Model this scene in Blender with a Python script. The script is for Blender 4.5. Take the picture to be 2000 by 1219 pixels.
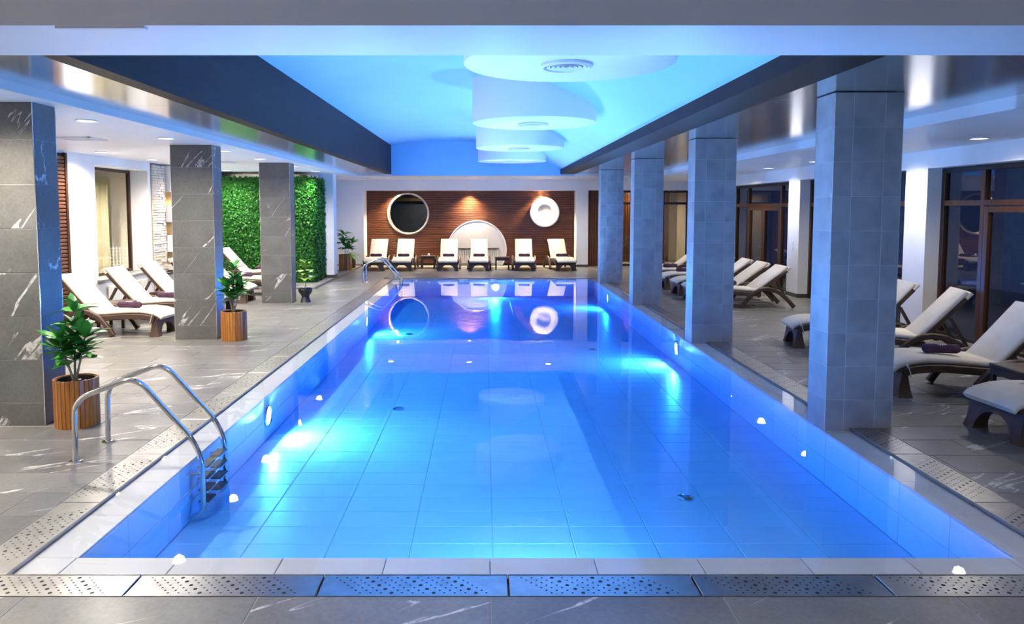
import bpy, math, random
from mathutils import Vector, Matrix

random.seed(7)
R = math.radians
for o in list(bpy.data.objects):
    bpy.data.objects.remove(o)
scene = bpy.context.scene
COL = scene.collection

# ---------------------------------------------------------------- camera, world, exposure
cam_data = bpy.data.cameras.new('camera')
cam_data.sensor_width = 36.0
cam_data.lens = 1450 / 2000 * 36.0
cam_data.shift_x = 53 / 2000
cam_data.shift_y = -98.6 / 2000
cam_data.clip_start = 0.05
cam_data.clip_end = 200
cam = bpy.data.objects.new('camera', cam_data)
cam.location = (0, 0, 2.0)
cam.rotation_euler = (R(90 - 4.1), 0, 0)
COL.objects.link(cam)
scene.camera = cam

world = bpy.data.worlds.new('night')
scene.world = world
world.use_nodes = True
world.node_tree.nodes['Background'].inputs[0].default_value = (0.010, 0.016, 0.05, 1)
world.node_tree.nodes['Background'].inputs[1].default_value = 0.6

vs = scene.view_settings
vs.view_transform = 'Standard'
vs.look = 'None'
vs.gamma = 1
vs.exposure = 0.9
vs.use_curve_mapping = False
scene.cycles.use_denoising = True
scene.cycles.max_bounces = 6
scene.cycles.diffuse_bounces = 3
scene.cycles.glossy_bounces = 3
scene.cycles.transparent_max_bounces = 10
scene.cycles.volume_bounces = 0
scene.cycles.caustics_reflective = False
scene.cycles.caustics_refractive = False
scene.cycles.sample_clamp_indirect = 40.0
scene.cycles.adaptive_threshold = 0.04
scene.cycles.use_light_tree = False

# light levels (lamps of the place, plus a few added unseen ones)
W_DOWN_LEFT = 215
W_DOWN_RIGHT = 95
W_ADDED_NEAR = 380
W_DOWN_FAR = 110
W_SPOT_WOOD = 430
W_POOL = 245
C_WARM = (1.0, 0.90, 0.76)
C_SPOT = (1.0, 0.74, 0.46)
C_POOL = (0.28, 0.49, 1.0)

# ---------------------------------------------------------------- mesh helpers
class MB:
    def __init__(self):
        self.v = []; self.f = []
    def add(self, vs, fs):
        n = len(self.v)
        self.v += [tuple(p) for p in vs]
        self.f += [tuple(i + n for i in f) for f in fs]
        return self
    def box(self, x0, x1, y0, y1, z0, z1):
        vs = [(x, y, z) for z in (z0, z1) for y in (y0, y1) for x in (x0, x1)]
        return self.add(vs, [(0,2,3,1), (4,5,7,6), (0,1,5,4), (2,6,7,3), (0,4,6,2), (1,3,7,5)])
    def cbox(self, x0, x1, y0, y1, z0, z1, c):
        """box with chamfered edges: 24 vertices, 44 triangles"""
        X, Y, Z = (x0, x1), (y0, y1), (z0, z1)
        vs = []; ix = {}
        def P(k, a, i, j, l):
            return ix[(k, i, j, l)]
        for i in (0, 1):
            for j in (0, 1):
                for l in (0, 1):
                    sx, sy, sz = (1 - 2*i), (1 - 2*j), (1 - 2*l)
                    for k in range(3):
                        p = [X[i] + sx*c, Y[j] + sy*c, Z[l] + sz*c]
                        p[k] = (X[i], Y[j], Z[l])[k]
                        ix[(k, i, j, l)] = len(vs); vs.append(p)
        fs = []
        def face(a):
            c_ = sum((Vector(vs[q]) for q in a), Vector()) / len(a)
            m = Vector(((x0+x1)/2, (y0+y1)/2, (z0+z1)/2))
            n = (Vector(vs[a[1]]) - Vector(vs[a[0]])).cross(Vector(vs[a[2]]) - Vector(vs[a[1]]))
            fs.append(tuple(a) if n.dot(c_ - m) > 0 else tuple(reversed(a)))
        for i in (0, 1):
            face([ix[(0,i,0,0)], ix[(0,i,1,0)], ix[(0,i,1,1)], ix[(0,i,0,1)]])
            face([ix[(1,0,i,0)], ix[(1,1,i,0)], ix[(1,1,i,1)], ix[(1,0,i,1)]])
            face([ix[(2,0,0,i)], ix[(2,1,0,i)], ix[(2,1,1,i)], ix[(2,0,1,i)]])
            for j in (0, 1):
                face([ix[(0,i,j,0)], ix[(0,i,j,1)], ix[(1,i,j,1)], ix[(1,i,j,0)]])
                face([ix[(0,i,0,j)], ix[(0,i,1,j)], ix[(2,i,1,j)], ix[(2,i,0,j)]])
                face([ix[(1,0,i,j)], ix[(1,1,i,j)], ix[(2,1,i,j)], ix[(2,0,i,j)]])
                for l in (0, 1):
                    face([ix[(0,i,j,l)], ix[(1,i,j,l)], ix[(2,i,j,l)]])
        return self.add(vs, fs)
    def lathe(self, prof, n=24, c=(0, 0, 0), cap=True):
        vs = []; fs = []
        for r, z in prof:
            for k in range(n):
                a = 2*math.pi*k/n
                vs.append((c[0] + r*math.cos(a), c[1] + r*math.sin(a), c[2] + z))
        for i in range(len(prof) - 1):
            for k in range(n):
                k2 = (k + 1) % n
                fs.append((i*n + k, i*n + k2, (i+1)*n + k2, (i+1)*n + k))
        if cap:
            if prof[0][0] > 1e-6: fs.append(tuple(reversed(range(n))))
            if prof[-1][0] > 1e-6: fs.append(tuple(range((len(prof)-1)*n, len(prof)*n)))
        return self.add(vs, fs)
    def tube(self, pts, r, n=10, cap=True):
        pts = [Vector(p) for p in pts]
        rs = r if isinstance(r, (list, tuple)) else [r]*len(pts)
        vs = []; fs = []
        up = None
        for i, p in enumerate(pts):
            t = (pts[min(i+1, len(pts)-1)] - pts[max(i-1, 0)]).normalized()
            if up is None:
                a = Vector((0, 0, 1)) if abs(t.z) < 0.9 else Vector((0, 1, 0))
                up = (a - t*a.dot(t)).normalized()
            else:
                up = (up - t*up.dot(t)).normalized()
            b = t.cross(up)
            for k in range(n):
                a = 2*math.pi*k/n
                vs.append(p + (up*math.cos(a) + b*math.sin(a))*rs[i])
        for i in range(len(pts) - 1):
            for k in range(n):
                k2 = (k+1) % n
                fs.append((i*n+k, i*n+k2, (i+1)*n+k2, (i+1)*n+k))
        if cap:
            fs.append(tuple(reversed(range(n)))); fs.append(tuple(range((len(pts)-1)*n, len(pts)*n)))
        return self.add(vs, fs)
    def ribbon(self, path, y0, y1, t, c=0.0):
        """slab that follows an x-z path (its bottom face), from y0 to y1, thickness t, chamfer c"""
        pts = [Vector((p[0], 0, p[1])) for p in path]
        vs = []; fs = []
        if c > 0:
            sec = [(y0+c, 0), (y1-c, 0), (y1, c), (y1, t-c), (y1-c, t), (y0+c, t), (y0, t-c), (y0, c)]
        else:
            sec = [(y0, 0), (y1, 0), (y1, t), (y0, t)]
        n = len(sec)
        for i, p in enumerate(pts):
            tg = (pts[min(i+1, len(pts)-1)] - pts[max(i-1, 0)]).normalized()
            nrm = Vector((-tg.z, 0, tg.x))
            for (yy, h) in sec:
                q = p + nrm*h
                vs.append((q.x, yy, q.z))
        for i in range(len(pts) - 1):
            for k in range(n):
                k2 = (k+1) % n
                fs.append((i*n+k, (i+1)*n+k, (i+1)*n+k2, i*n+k2))
        fs.append(tuple(range(n))); fs.append(tuple(reversed(range((len(pts)-1)*n, len(pts)*n))))
        return self.add(vs, fs)
    def prism(self, poly, axis, a0, a1):
        """closed polygon (2-d, any winding) extruded along an axis"""
        n = len(poly); vs = []
        for a in (a0, a1):
            for (p, q) in poly:
                vs.append({'x': (a, p, q), 'y': (p, a, q), 'z': (p, q, a)}[axis])
        fs = [tuple(range(n)), tuple(reversed(range(n, 2*n)))]
        fs += [(i, n+i, n+(i+1) % n, (i+1) % n) for i in range(n)]
        return self.add(vs, fs)
    def mesh(self, name, sharp=35):
        me = bpy.data.meshes.new(name)
        me.from_pydata(self.v, [], self.f)
        me.update()
        if sharp:
            me.shade_smooth()
            me.set_sharp_from_angle(angle=R(sharp))
        return me

def link(name, data, mat=None, parent=None, loc=None, rot=None):
    o = bpy.data.objects.new(name, data)
    COL.objects.link(o)
    if mat is not None and data is not None and len(data.materials) == 0:
        data.materials.append(mat)
    if parent is not None: o.parent = parent
    if loc is not None: o.location = loc
    if rot is not None: o.rotation_euler = rot
    return o

def fix_normals(me):
    import bmesh
    bm = bmesh.new(); bm.from_mesh(me)
    bmesh.ops.recalc_face_normals(bm, faces=bm.faces)
    bm.to_mesh(me); bm.free()

def obj(name, mb, mat, parent=None, loc=None, rot=None, sharp=35, recalc=True):
    me = mb.mesh(name, sharp)
    if recalc: fix_normals(me)
    if sharp: me.set_sharp_from_angle(angle=R(sharp))
    return link(name, me, mat, parent, loc, rot)

def tag(o, label, cat, group=None, kind=None):
    o['label'] = label; o['category'] = cat
    if group: o['group'] = group
    if kind: o['kind'] = kind
    return o

def empty(name, loc=(0, 0, 0), rz=0.0):
    o = bpy.data.objects.new(name, None)
    COL.objects.link(o)
    o.location = loc; o.rotation_euler = (0, 0, rz)
    o.empty_display_size = 0.1
    return o

def copy_tree(o, parent=None):
    c = o.copy(); COL.objects.link(c); c.parent = parent
    for ch in list(o.children):
        copy_tree(ch, c)
    return c

def struct(name, mb, mat, label, cat, parent=None, sharp=35):
    o = obj(name, mb, mat, parent, sharp=sharp)
    o['kind'] = 'structure'; o['label'] = label; o['category'] = cat
    return o

# ---------------------------------------------------------------- materials
def new_mat(name):
    m = bpy.data.materials.new(name); m.use_nodes = True
    nt = m.node_tree; nt.nodes.clear()
    out = nt.nodes.new('ShaderNodeOutputMaterial')
    return m, nt, out
class N:
    """small node-graph helper"""
    def __init__(self, nt): self.nt = nt
    def node(self, t, **kw):
        n = self.nt.nodes.new(t)
        for k, v in kw.items(): setattr(n, k, v)
        return n
    def l(self, a, b): self.nt.links.new(a, b)
    def coords(self, kind='Object', scale=(1, 1, 1), rot=(0, 0, 0), rand=0.0):
        tc = self.node('ShaderNodeTexCoord')
        src = tc.outputs[kind]
        if rand:
            oi = self.node('ShaderNodeObjectInfo')
            mul = self.node('ShaderNodeVectorMath', operation='SCALE')
            cmb = self.node('ShaderNodeCombineXYZ')
            self.l(oi.outputs['Random'], cmb.inputs[0]); self.l(oi.outputs['Random'], cmb.inputs[1]); self.l(oi.outputs['Random'], cmb.inputs[2])
            self.l(cmb.outputs[0], mul.inputs[0]); mul.inputs['Scale'].default_value = rand
            ad = self.node('ShaderNodeVectorMath', operation='ADD')
            self.l(src, ad.inputs[0]); self.l(mul.outputs[0], ad.inputs[1]); src = ad.outputs[0]
        mp = self.node('ShaderNodeMapping')
        mp.inputs['Scale'].default_value = scale; mp.inputs['Rotation'].default_value = rot
        self.l(src, mp.inputs[0])
        return mp.outputs[0]
    def noise(self, vec, scale, detail=4, rough=0.5, dist=0.0):
        n = self.node('ShaderNodeTexNoise')
        n.inputs['Scale'].default_value = scale; n.inputs['Detail'].default_value = detail
        n.inputs['Roughness'].default_value = rough; n.inputs['Distortion'].default_value = dist
        self.l(vec, n.inputs['Vector']); return n.outputs['Fac']
    def ramp(self, fac, stops):
        r = self.node('ShaderNodeValToRGB')
        e = r.color_ramp.elements
        while len(e) < len(stops): e.new(0.5)
        for s, (p, c) in zip(e, stops):
            s.position = p; s.color = (c[0], c[1], c[2], 1)
        self.l(fac, r.inputs[0]); return r.outputs[0]
    def mix(self, fac, a, b, mode='MIX'):
        m = self.node('ShaderNodeMix', data_type='RGBA', blend_type=mode)
        for s, v in ((m.inputs[0], fac), (m.inputs[6], a), (m.inputs[7], b)):
            if hasattr(v, 'links') or isinstance(v, bpy.types.NodeSocket): self.l(v, s)
            elif isinstance(v, (int, float)): s.default_value = v
            else: s.default_value = (v[0], v[1], v[2], 1)
        return m.outputs[2]
    def math(self, op, a, b=None):
        m = self.node('ShaderNodeMath', operation=op)
        for s, v in ((m.inputs[0], a), (m.inputs[1], b)):
            if v is None: continue
            if isinstance(v, bpy.types.NodeSocket): self.l(v, s)
            else: s.default_value = v
        return m.outputs[0]
    def rnd(self): return self.node('ShaderNodeObjectInfo').outputs['Random']
    def bump(self, h, strength, dist=0.01):
        b = self.node('ShaderNodeBump'); b.inputs['Strength'].default_value = strength; b.inputs['Distance'].default_value = dist
        self.l(h, b.inputs['Height']); return b.outputs[0]

def principled(name, color, rough=0.5, metal=0.0, spec=0.5, build=None):
    m, nt, out = new_mat(name)
    g = N(nt)
    p = g.node('ShaderNodeBsdfPrincipled')
    p.inputs['Roughness'].default_value = rough; p.inputs['Metallic'].default_value = metal
    p.inputs['Specular IOR Level'].default_value = spec
    if isinstance(color, tuple): p.inputs['Base Color'].default_value = (*color, 1)
    g.l(p.outputs[0], out.inputs[0])
    if build: build(g, p)
    return m

def mottled(c1, c2, scale, rand=0.0, bump=0.0, bscale=None):
    def b(g, p):
        v = g.coords('Object', rand=rand)
        n = g.noise(v, scale, 2, 0.6)
        g.l(g.ramp(n, [(0.3, c1), (0.7, c2)]), p.inputs['Base Color'])
        if bump:
            g.l(g.bump(g.noise(v, bscale or scale*6, 3), bump), p.inputs['Normal'])
    return b

def slate(base, light, vein, vrot, vamount=1.0):
    def b(g, p):
        v = g.coords('Object', rand=53.0)
        cloud = g.ramp(g.noise(v, 2.2, 3, 0.62), [(0.3, base), (0.72, light)])
        fine = g.noise(v, 38, 1, 0.6)
        col = g.mix(0.18, cloud, g.ramp(fine, [(0.3, tuple(c*0.6 for c in base)), (0.7, tuple(c*1.35 for c in light))]))
        m2 = g.node('ShaderNodeMapping'); m2.inputs['Scale'].default_value = (0.28, 2.2, 2.2)
        g.l(g.coords('Object', rot=vrot, rand=31.0), m2.inputs[0])
        n = g.noise(m2.outputs[0], 0.8, 5, 0.5, 0.12)
        line = g.math('ABSOLUTE', g.math('SUBTRACT', n, 0.5))
        wide = g.noise(v, 1.3, 1, 0.5)
        w = g.math('MULTIPLY', g.math('MAXIMUM', g.math('SUBTRACT', wide, 0.48), 0.0), 0.06*vamount)
        mask = g.math('LESS_THAN', line, w)
        soft = g.math('MULTIPLY', mask, g.ramp(g.noise(v, 14, 2, 0.7), [(0.30, (0, 0, 0)), (0.60, (0.9, 0.9, 0.9))]))
        tone = g.mix(g.math('MULTIPLY', g.rnd(), 0.16), col, (0.02, 0.02, 0.02))
        g.l(g.mix(soft, tone, vein), p.inputs['Base Color'])
    return b

def wood(c1, c2, along, scale=9.0, rand=17.0, rvar=0.35):
    sc = {'x': (0.12, 1, 1), 'y': (1, 0.12, 1), 'z': (1, 1, 0.10)}[along]
    def b(g, p):
        v = g.coords('Object', scale=sc, rand=rand)
        n = g.noise(v, scale, 3, 0.6, 0.8)
        n2 = g.noise(v, scale*5, 1, 0.6)
        col = g.ramp(n, [(0.28, c1), (0.72, c2)])
        col = g.mix(0.25, col, g.ramp(n2, [(0.3, tuple(x*0.5 for x in c1)), (0.7, c2)]))
        g.l(g.mix(g.math('MULTIPLY', g.rnd(), rvar), col, tuple(x*0.35 for x in c1)), p.inputs['Base Color'])
    return b

M = {}
M['floor_tile'] = principled('floor_tile', None, 0.30, spec=0.5, build=slate((0.135, 0.131, 0.121), (0.215, 0.209, 0.193), (0.62, 0.60, 0.56), (0, 0, R(-32))))
M['floor_grout'] = principled('floor_grout', (0.30, 0.29, 0.27), 0.8, build=mottled((0.30, 0.29, 0.27), (0.38, 0.37, 0.35), 8))
M['column_slate'] = principled('column_slate', None, 0.32, spec=0.45, build=slate((0.098, 0.097, 0.090), (0.155, 0.153, 0.142), (0.60, 0.59, 0.56), (0, R(52), 0), 1.0))
M['column_grey'] = principled('column_grey', None, 0.42, spec=0.45, build=mottled((0.27, 0.275, 0.285), (0.40, 0.40, 0.41), 3.0, 41.0, 0.03, 60))
M['grout_light'] = principled('grout_light', (0.55, 0.56, 0.58), 0.8, build=mottled((0.50, 0.51, 0.53), (0.60, 0.61, 0.63), 20))
M['grout_dark'] = principled('grout_dark', (0.30, 0.30, 0.29), 0.8, build=mottled((0.28, 0.28, 0.27), (0.34, 0.34, 0.33), 20))
M['white_paint'] = principled('white_paint', (0.80, 0.80, 0.80), 0.55, spec=0.3, build=mottled((0.78, 0.78, 0.78), (0.82, 0.82, 0.82), 2.0))
M['ceiling_white'] = principled('ceiling_white', (0.78, 0.77, 0.77), 0.45, spec=0.35, build=mottled((0.76, 0.755, 0.755), (0.80, 0.79, 0.79), 1.5))
M['azure_paint'] = principled('azure_paint', (0.20, 0.55, 0.86), 0.5, spec=0.3, build=mottled((0.28, 0.55, 0.83), (0.31, 0.59, 0.86), 1.2))
M['drum_paint'] = principled('drum_paint', (0.80, 0.78, 0.82), 0.5, spec=0.3, build=mottled((0.79, 0.77, 0.81), (0.83, 0.81, 0.85), 1.2))
M['beam_wood'] = principled('beam_wood', None, 0.5, spec=0.12, build=wood((0.022, 0.011, 0.007), (0.040, 0.021, 0.014), 'y', 6, 0, 0.0))
def brushed(g, p):
    v = g.coords('Object', scale=(60, 1.2, 60))
    n = g.noise(v, 4, 3, 0.6)
    g.l(g.ramp(n, [(0.3, (0.50, 0.51, 0.50)), (0.7, (0.62, 0.63, 0.62))]), p.inputs['Base Color'])
    g.l(g.ramp(n, [(0.3, (0.13,)*3), (0.7, (0.20,)*3)]), p.inputs['Roughness'])
M['silver_panel'] = principled('silver_panel', None, 0.16, 0.9, build=brushed)
M['wood_slat'] = principled('wood_slat', None, 0.42, spec=0.4, build=wood((0.085, 0.028, 0.012), (0.20, 0.074, 0.030), 'x', 5, 0, 0.0))
M['wood_slat_side'] = principled('wood_slat_side', None, 0.42, spec=0.4, build=wood((0.085, 0.030, 0.014), (0.19, 0.075, 0.033), 'y', 5, 0, 0.0))
M['wood_back'] = principled('wood_back', (0.022, 0.008, 0.004), 0.6, build=mottled((0.018, 0.007, 0.004), (0.03, 0.011, 0.006), 6))
M['wood_vert'] = principled('wood_vert', None, 0.42, spec=0.4, build=wood((0.09, 0.032, 0.014), (0.20, 0.075, 0.034), 'z', 5, 3.0, 0.15))
M['stave'] = principled('stave', None, 0.33, spec=0.5, build=wood((0.33, 0.105, 0.014), (0.66, 0.27, 0.050), 'z', 12, 23.0, 0.55))
M['dark_liner'] = principled('dark_liner', (0.018, 0.014, 0.014), 0.6, build=mottled((0.014, 0.011, 0.011), (0.026, 0.02, 0.02), 12))
M['soil'] = principled('soil', (0.05, 0.035, 0.02), 0.95, build=mottled((0.03, 0.02, 0.012), (0.09, 0.06, 0.035), 45, 0, 0.5, 60))
M['pebble'] = principled('pebble', (0.6, 0.56, 0.48), 0.7, build=mottled((0.5, 0.46, 0.40), (0.7, 0.66, 0.58), 25, 5.0))
M['frame_wood'] = principled('frame_wood', None, 0.33, spec=0.45, build=wood((0.042, 0.017, 0.008), (0.085, 0.036, 0.016), 'z', 8, 5.0, 0.2))
M['frame_dark'] = principled('frame_dark', (0.012, 0.010, 0.010), 0.4, build=mottled((0.010, 0.008, 0.008), (0.018, 0.015, 0.014), 8))
def weave(c1, c2):
    def b(g, p):
        v = g.coords('Object')
        w1 = g.node('ShaderNodeTexWave', wave_type='BANDS', bands_direction='X'); w1.inputs['Scale'].default_value = 45
        w2 = g.node('ShaderNodeTexWave', wave_type='BANDS', bands_direction='Z'); w2.inputs['Scale'].default_value = 45
        g.l(v, w1.inputs[0]); g.l(v, w2.inputs[0])
        h = g.math('MULTIPLY', w1.outputs['Fac'], w2.outputs['Fac'])
        g.l(g.mix(g.noise(v, 9, 3), g.mix(h, tuple(x*0.6 for x in c1), c1), c2), p.inputs['Base Color'])
        g.l(g.bump(h, 0.25, 0.004), p.inputs['Normal'])
    return b
M['wicker'] = principled('wicker', None, 0.45, spec=0.4, build=weave((0.060, 0.032, 0.023), (0.098, 0.056, 0.041)))
M['cushion'] = principled('cushion', None, 0.9, spec=0.15, build=mottled((0.66, 0.595, 0.485), (0.74, 0.68, 0.575), 4, 3.0, 0.12, 260))
M['towel'] = principled('towel', None, 0.95, spec=0.1, build=mottled((0.060, 0.030, 0.058), (0.100, 0.056, 0.094), 14, 3.0, 0.5, 220))
M['emblem'] = principled('emblem', (0.62, 0.60, 0.68), 0.8, build=mottled((0.56, 0.54, 0.62), (0.68, 0.66, 0.74), 30))
M['chrome'] = principled('chrome', (0.62, 0.62, 0.61), 0.10, 1.0, build=lambda g, p: g.l(g.ramp(g.noise(g.coords('Object'), 40, 2), [(0.3, (0.09,)*3), (0.7, (0.14,)*3)]), p.inputs['Roughness']))
def steel(g, p):
    v = g.coords('Object', scale=(1, 1, 1), rand=9.0)
    n = g.noise(v, 9, 4, 0.6)
    g.l(g.ramp(n, [(0.3, (0.37, 0.365, 0.355)), (0.7, (0.50, 0.495, 0.48))]), p.inputs['Base Color'])
    p.inputs['Roughness'].default_value = 0.29
M['steel'] = principled('steel', None, 0.28, 1.0, build=steel)
M['hole_shade'] = principled('hole_shade', (0.012, 0.012, 0.013), 0.7, build=mottled((0.010, 0.010, 0.011), (0.02, 0.02, 0.02), 60))
M['tread'] = principled('tread', (0.012, 0.014, 0.025), 0.5, build=mottled((0.010, 0.012, 0.02), (0.02, 0.022, 0.035), 60))
M['pool_tile'] = principled('pool_tile', None, 0.35, spec=0.3, build=mottled((0.62, 0.72, 0.80), (0.68, 0.78, 0.85), 2.0, 13.0))
M['pool_grout'] = principled('pool_grout', (0.44, 0.54, 0.63), 0.8, build=mottled((0.42, 0.52, 0.61), (0.48, 0.58, 0.66), 10))
M['rim_tile'] = principled('rim_tile', None, 0.4, spec=0.3, build=mottled((0.52, 0.51, 0.485), (0.58, 0.57, 0.545), 2.0, 13.0))
M['leaf'] = principled('leaf', None, 0.35, spec=0.5, build=lambda g, p: g.l(g.mix(g.rnd(), g.ramp(g.noise(g.coords('Object'), 6, 3), [(0.3, (0.015, 0.11, 0.018)), (0.7, (0.040, 0.22, 0.035))]), (0.07, 0.32, 0.04)), p.inputs['Base Color']))
M['leaf_lime'] = principled('leaf_lime', None, 0.4, spec=0.4, build=lambda g, p: g.l(g.mix(g.rnd(), g.ramp(g.noise(g.coords('Object'), 6, 3), [(0.3, (0.10, 0.26, 0.02)), (0.7, (0.20, 0.40, 0.05))]), (0.30, 0.45, 0.08)), p.inputs['Base Color']))
def green_wall_mat(g, p):
    v = g.coords('Object')
    n = g.noise(v, 16, 3, 0.7); n2 = g.noise(v, 2.0, 3, 0.6)
    c = g.ramp(n, [(0.30, (0.004, 0.045, 0.003)), (0.55, (0.012, 0.13, 0.006)), (0.75, (0.050, 0.28, 0.014))])
    g.l(g.mix(n2, c, g.mix(0.45, c, (0.01, 0.10, 0.01))), p.inputs['Base Color'])
M['hedge_leaf'] = principled('hedge_leaf', None, 0.45, spec=0.3, build=green_wall_mat)
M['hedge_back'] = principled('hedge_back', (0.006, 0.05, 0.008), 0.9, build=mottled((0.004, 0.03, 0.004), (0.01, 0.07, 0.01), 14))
M['bark'] = principled('bark', (0.30, 0.25, 0.16), 0.8, build=mottled((0.22, 0.18, 0.10), (0.40, 0.34, 0.22), 20))
M['black_pot'] = principled('black_pot', (0.012, 0.013, 0.02), 0.4, build=mottled((0.010, 0.011, 0.016), (0.018, 0.02, 0.028), 8))
M['stone'] = principled('stone', None, 0.85, spec=0.2, build=lambda g, p: (
    g.l(g.mix(g.rnd(), g.ramp(g.noise(g.coords('Object', rand=11.0), 9, 5, 0.7), [(0.3, (0.46, 0.41, 0.34)), (0.7, (0.72, 0.67, 0.59))]), (0.66, 0.56, 0.43)), p.inputs['Base Color']),
    g.l(g.bump(g.noise(g.coords('Object', rand=11.0), 30, 5, 0.7), 0.6, 0.02), p.inputs['Normal'])))
M['niche_wood'] = principled('niche_wood', None, 0.5, build=wood((0.28, 0.13, 0.03), (0.50, 0.28, 0.08), 'y', 6))
M['curtain'] = principled('curtain', None, 0.9, spec=0.1, build=mottled((0.50, 0.42, 0.31), (0.58, 0.50, 0.38), 3, 0, 0.1, 200))
M['beige_wall'] = principled('beige_wall', None, 0.8, spec=0.2, build=mottled((0.60, 0.53, 0.42), (0.67, 0.60, 0.49), 3))
M['marble_sill'] = principled('marble_sill', None, 0.35, build=slate((0.15, 0.15, 0.145), (0.26, 0.26, 0.25), (0.6, 0.6, 0.58), (0, 0, R(20))))
M['radiator'] = principled('radiator', (0.74, 0.74, 0.72), 0.4, build=mottled((0.72, 0.72, 0.70), (0.76, 0.76, 0.74), 5))
M['plastic'] = principled('plastic', (0.75, 0.75, 0.76), 0.35, build=mottled((0.73, 0.73, 0.74), (0.77, 0.77, 0.78), 5))
M['plinth'] = principled('plinth', (0.055, 0.055, 0.055), 0.35, build=mottled((0.045, 0.045, 0.045), (0.07, 0.07, 0.07), 6))
M['frosted'] = principled('frosted', (0.62, 0.58, 0.52), 0.5, build=mottled((0.58, 0.54, 0.48), (0.68, 0.64, 0.58), 60, 0, 0.2, 90))
M['vent'] = principled('vent', (0.70, 0.70, 0.74), 0.4, build=mottled((0.68, 0.68, 0.72), (0.74, 0.74, 0.78), 5))
M['vent_dark'] = principled('vent_dark', (0.03, 0.03, 0.04), 0.7, build=mottled((0.02, 0.02, 0.03), (0.04, 0.04, 0.05), 9))
M['candle'] = principled('candle', (0.82, 0.78, 0.66), 0.5, build=mottled((0.80, 0.75, 0.62), (0.86, 0.82, 0.72), 9))
M['white_cane'] = principled('white_cane', (0.66, 0.60, 0.50), 0.6, build=mottled((0.60, 0.54, 0.45), (0.70, 0.64, 0.54), 20))
M['window_metal'] = principled('window_metal', (0.42, 0.38, 0.32), 0.4, 0.2, build=mottled((0.55, 0.46, 0.36), (0.66, 0.57, 0.46), 6))

def emissive(name, color, strength):
    m, nt, out = new_mat(name); g = N(nt)
    e = g.node('ShaderNodeEmission')
    e.inputs[0].default_value = (*color, 1); e.inputs[1].default_value = strength
    g.l(e.outputs[0], out.inputs[0])
    m.cycles.emission_sampling = 'NONE'
    return m
M['lamp_disc'] = emissive('lamp_disc', (1.0, 0.95, 0.86), 9.0)
M['pool_lens'] = emissive('pool_lens', (0.85, 0.88, 1.0), 14.0)

def clear_sheet(name, tint, ior=1.45, rough=0.0):
    m, nt, out = new_mat(name); g = N(nt)
    t = g.node('ShaderNodeBsdfTransparent'); t.inputs[0].default_value = (*tint, 1)
    s = g.node('ShaderNodeBsdfGlossy'); s.inputs['Roughness'].default_value = rough
    fr = g.node('ShaderNodeFresnel'); fr.inputs[0].default_value = ior
    mx = g.node('ShaderNodeMixShader')
    geo = g.node('ShaderNodeNewGeometry')                 # reflect once per pane, on the outer faces
    fac = g.math('MULTIPLY', g.math('ADD', g.math('MULTIPLY', fr.outputs[0], 1.3), 0.03), g.math('SUBTRACT', 1.0, geo.outputs['Backfacing']))
    g.l(fac, mx.inputs[0]); g.l(t.outputs[0], mx.inputs[1]); g.l(s.outputs[0], mx.inputs[2])
    g.l(mx.outputs[0], out.inputs[0])
    return m
M['glass'] = clear_sheet('glass', (0.86, 0.90, 0.90), 1.5)
M['dark_glass'] = clear_sheet('dark_glass', (0.62, 0.65, 0.66), 1.5)

def water_mat():
    m, nt, out = new_mat('water'); g = N(nt)
    v = g.coords('Object', scale=(1.0, 0.7, 1.0))
    h = g.math('ADD', g.math('MULTIPLY', g.noise(v, 1.1, 1, 0.5), 1.0), g.math('MULTIPLY', g.noise(v, 6.0, 0, 0.5), 0.10))
    bn = g.bump(h, 0.05, 0.05)
    t = g.node('ShaderNodeBsdfTransparent'); t.inputs[0].default_value = (1, 1, 1, 1)
    s = g.node('ShaderNodeBsdfGlossy'); s.inputs['Roughness'].default_value = 0.015
    g.l(bn, s.inputs['Normal'])
    fr = g.node('ShaderNodeFresnel'); fr.inputs[0].default_value = 1.33
    g.l(bn, fr.inputs['Normal'])
    geo = g.node('ShaderNodeNewGeometry')
    fac = g.math('MULTIPLY', fr.outputs[0], g.math('SUBTRACT', 1.0, geo.outputs['Backfacing']))
    mx = g.node('ShaderNodeMixShader')
    g.l(fac, mx.inputs[0]); g.l(t.outputs[0], mx.inputs[1]); g.l(s.outputs[0], mx.inputs[2])
    g.l(mx.outputs[0], out.inputs['Surface'])
    ab = g.node('ShaderNodeVolumeAbsorption')
    ab.inputs[0].default_value = (0.0, 0.66, 0.945, 1); ab.inputs[1].default_value = 0.85
    g.l(ab.outputs[0], out.inputs['Volume'])
    return m
M['water'] = water_mat()

# ---------------------------------------------------------------- dimensions (metres; camera stands at the origin looking along +y)
PX0, PX1, PY0, PY1 = -2.36, 3.08, 4.18, 20.98          # pool basin
PD = 0.50                                              # basin depth
BX0, BX1, BY0, BY1 = -2.62, 3.33, 3.93, 21.23          # outer edge of the white rim
GX0, GX1, GY0, GY1 = -2.89, 3.60, 3.70, 21.48          # outer edge of the steel grates
WX = 7.0                                               # side walls
YB, YF = -3.0, 25.5                                    # wall behind the camera, far wall
Z_SIL, Z_L, Z_R, Z_N = 3.03, 2.95, 2.91, 2.93

# ---------------------------------------------------------------- floor
fl = MB()
for a in ((-WX, GX0, GY0, YF+2.5), (GX1, WX+0.35, GY0, YF+2.5), (GX0, GX1, GY1, YF+2.5), (-WX, WX+0.35, YB, GY0)):
    fl.box(a[0], a[1], a[2], a[3], -0.30, -0.003)
floor = struct('floor', fl, M['floor_grout'], 'grey slate-look tiled pool deck with pale veins', 'floor', sharp=0)

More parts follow.
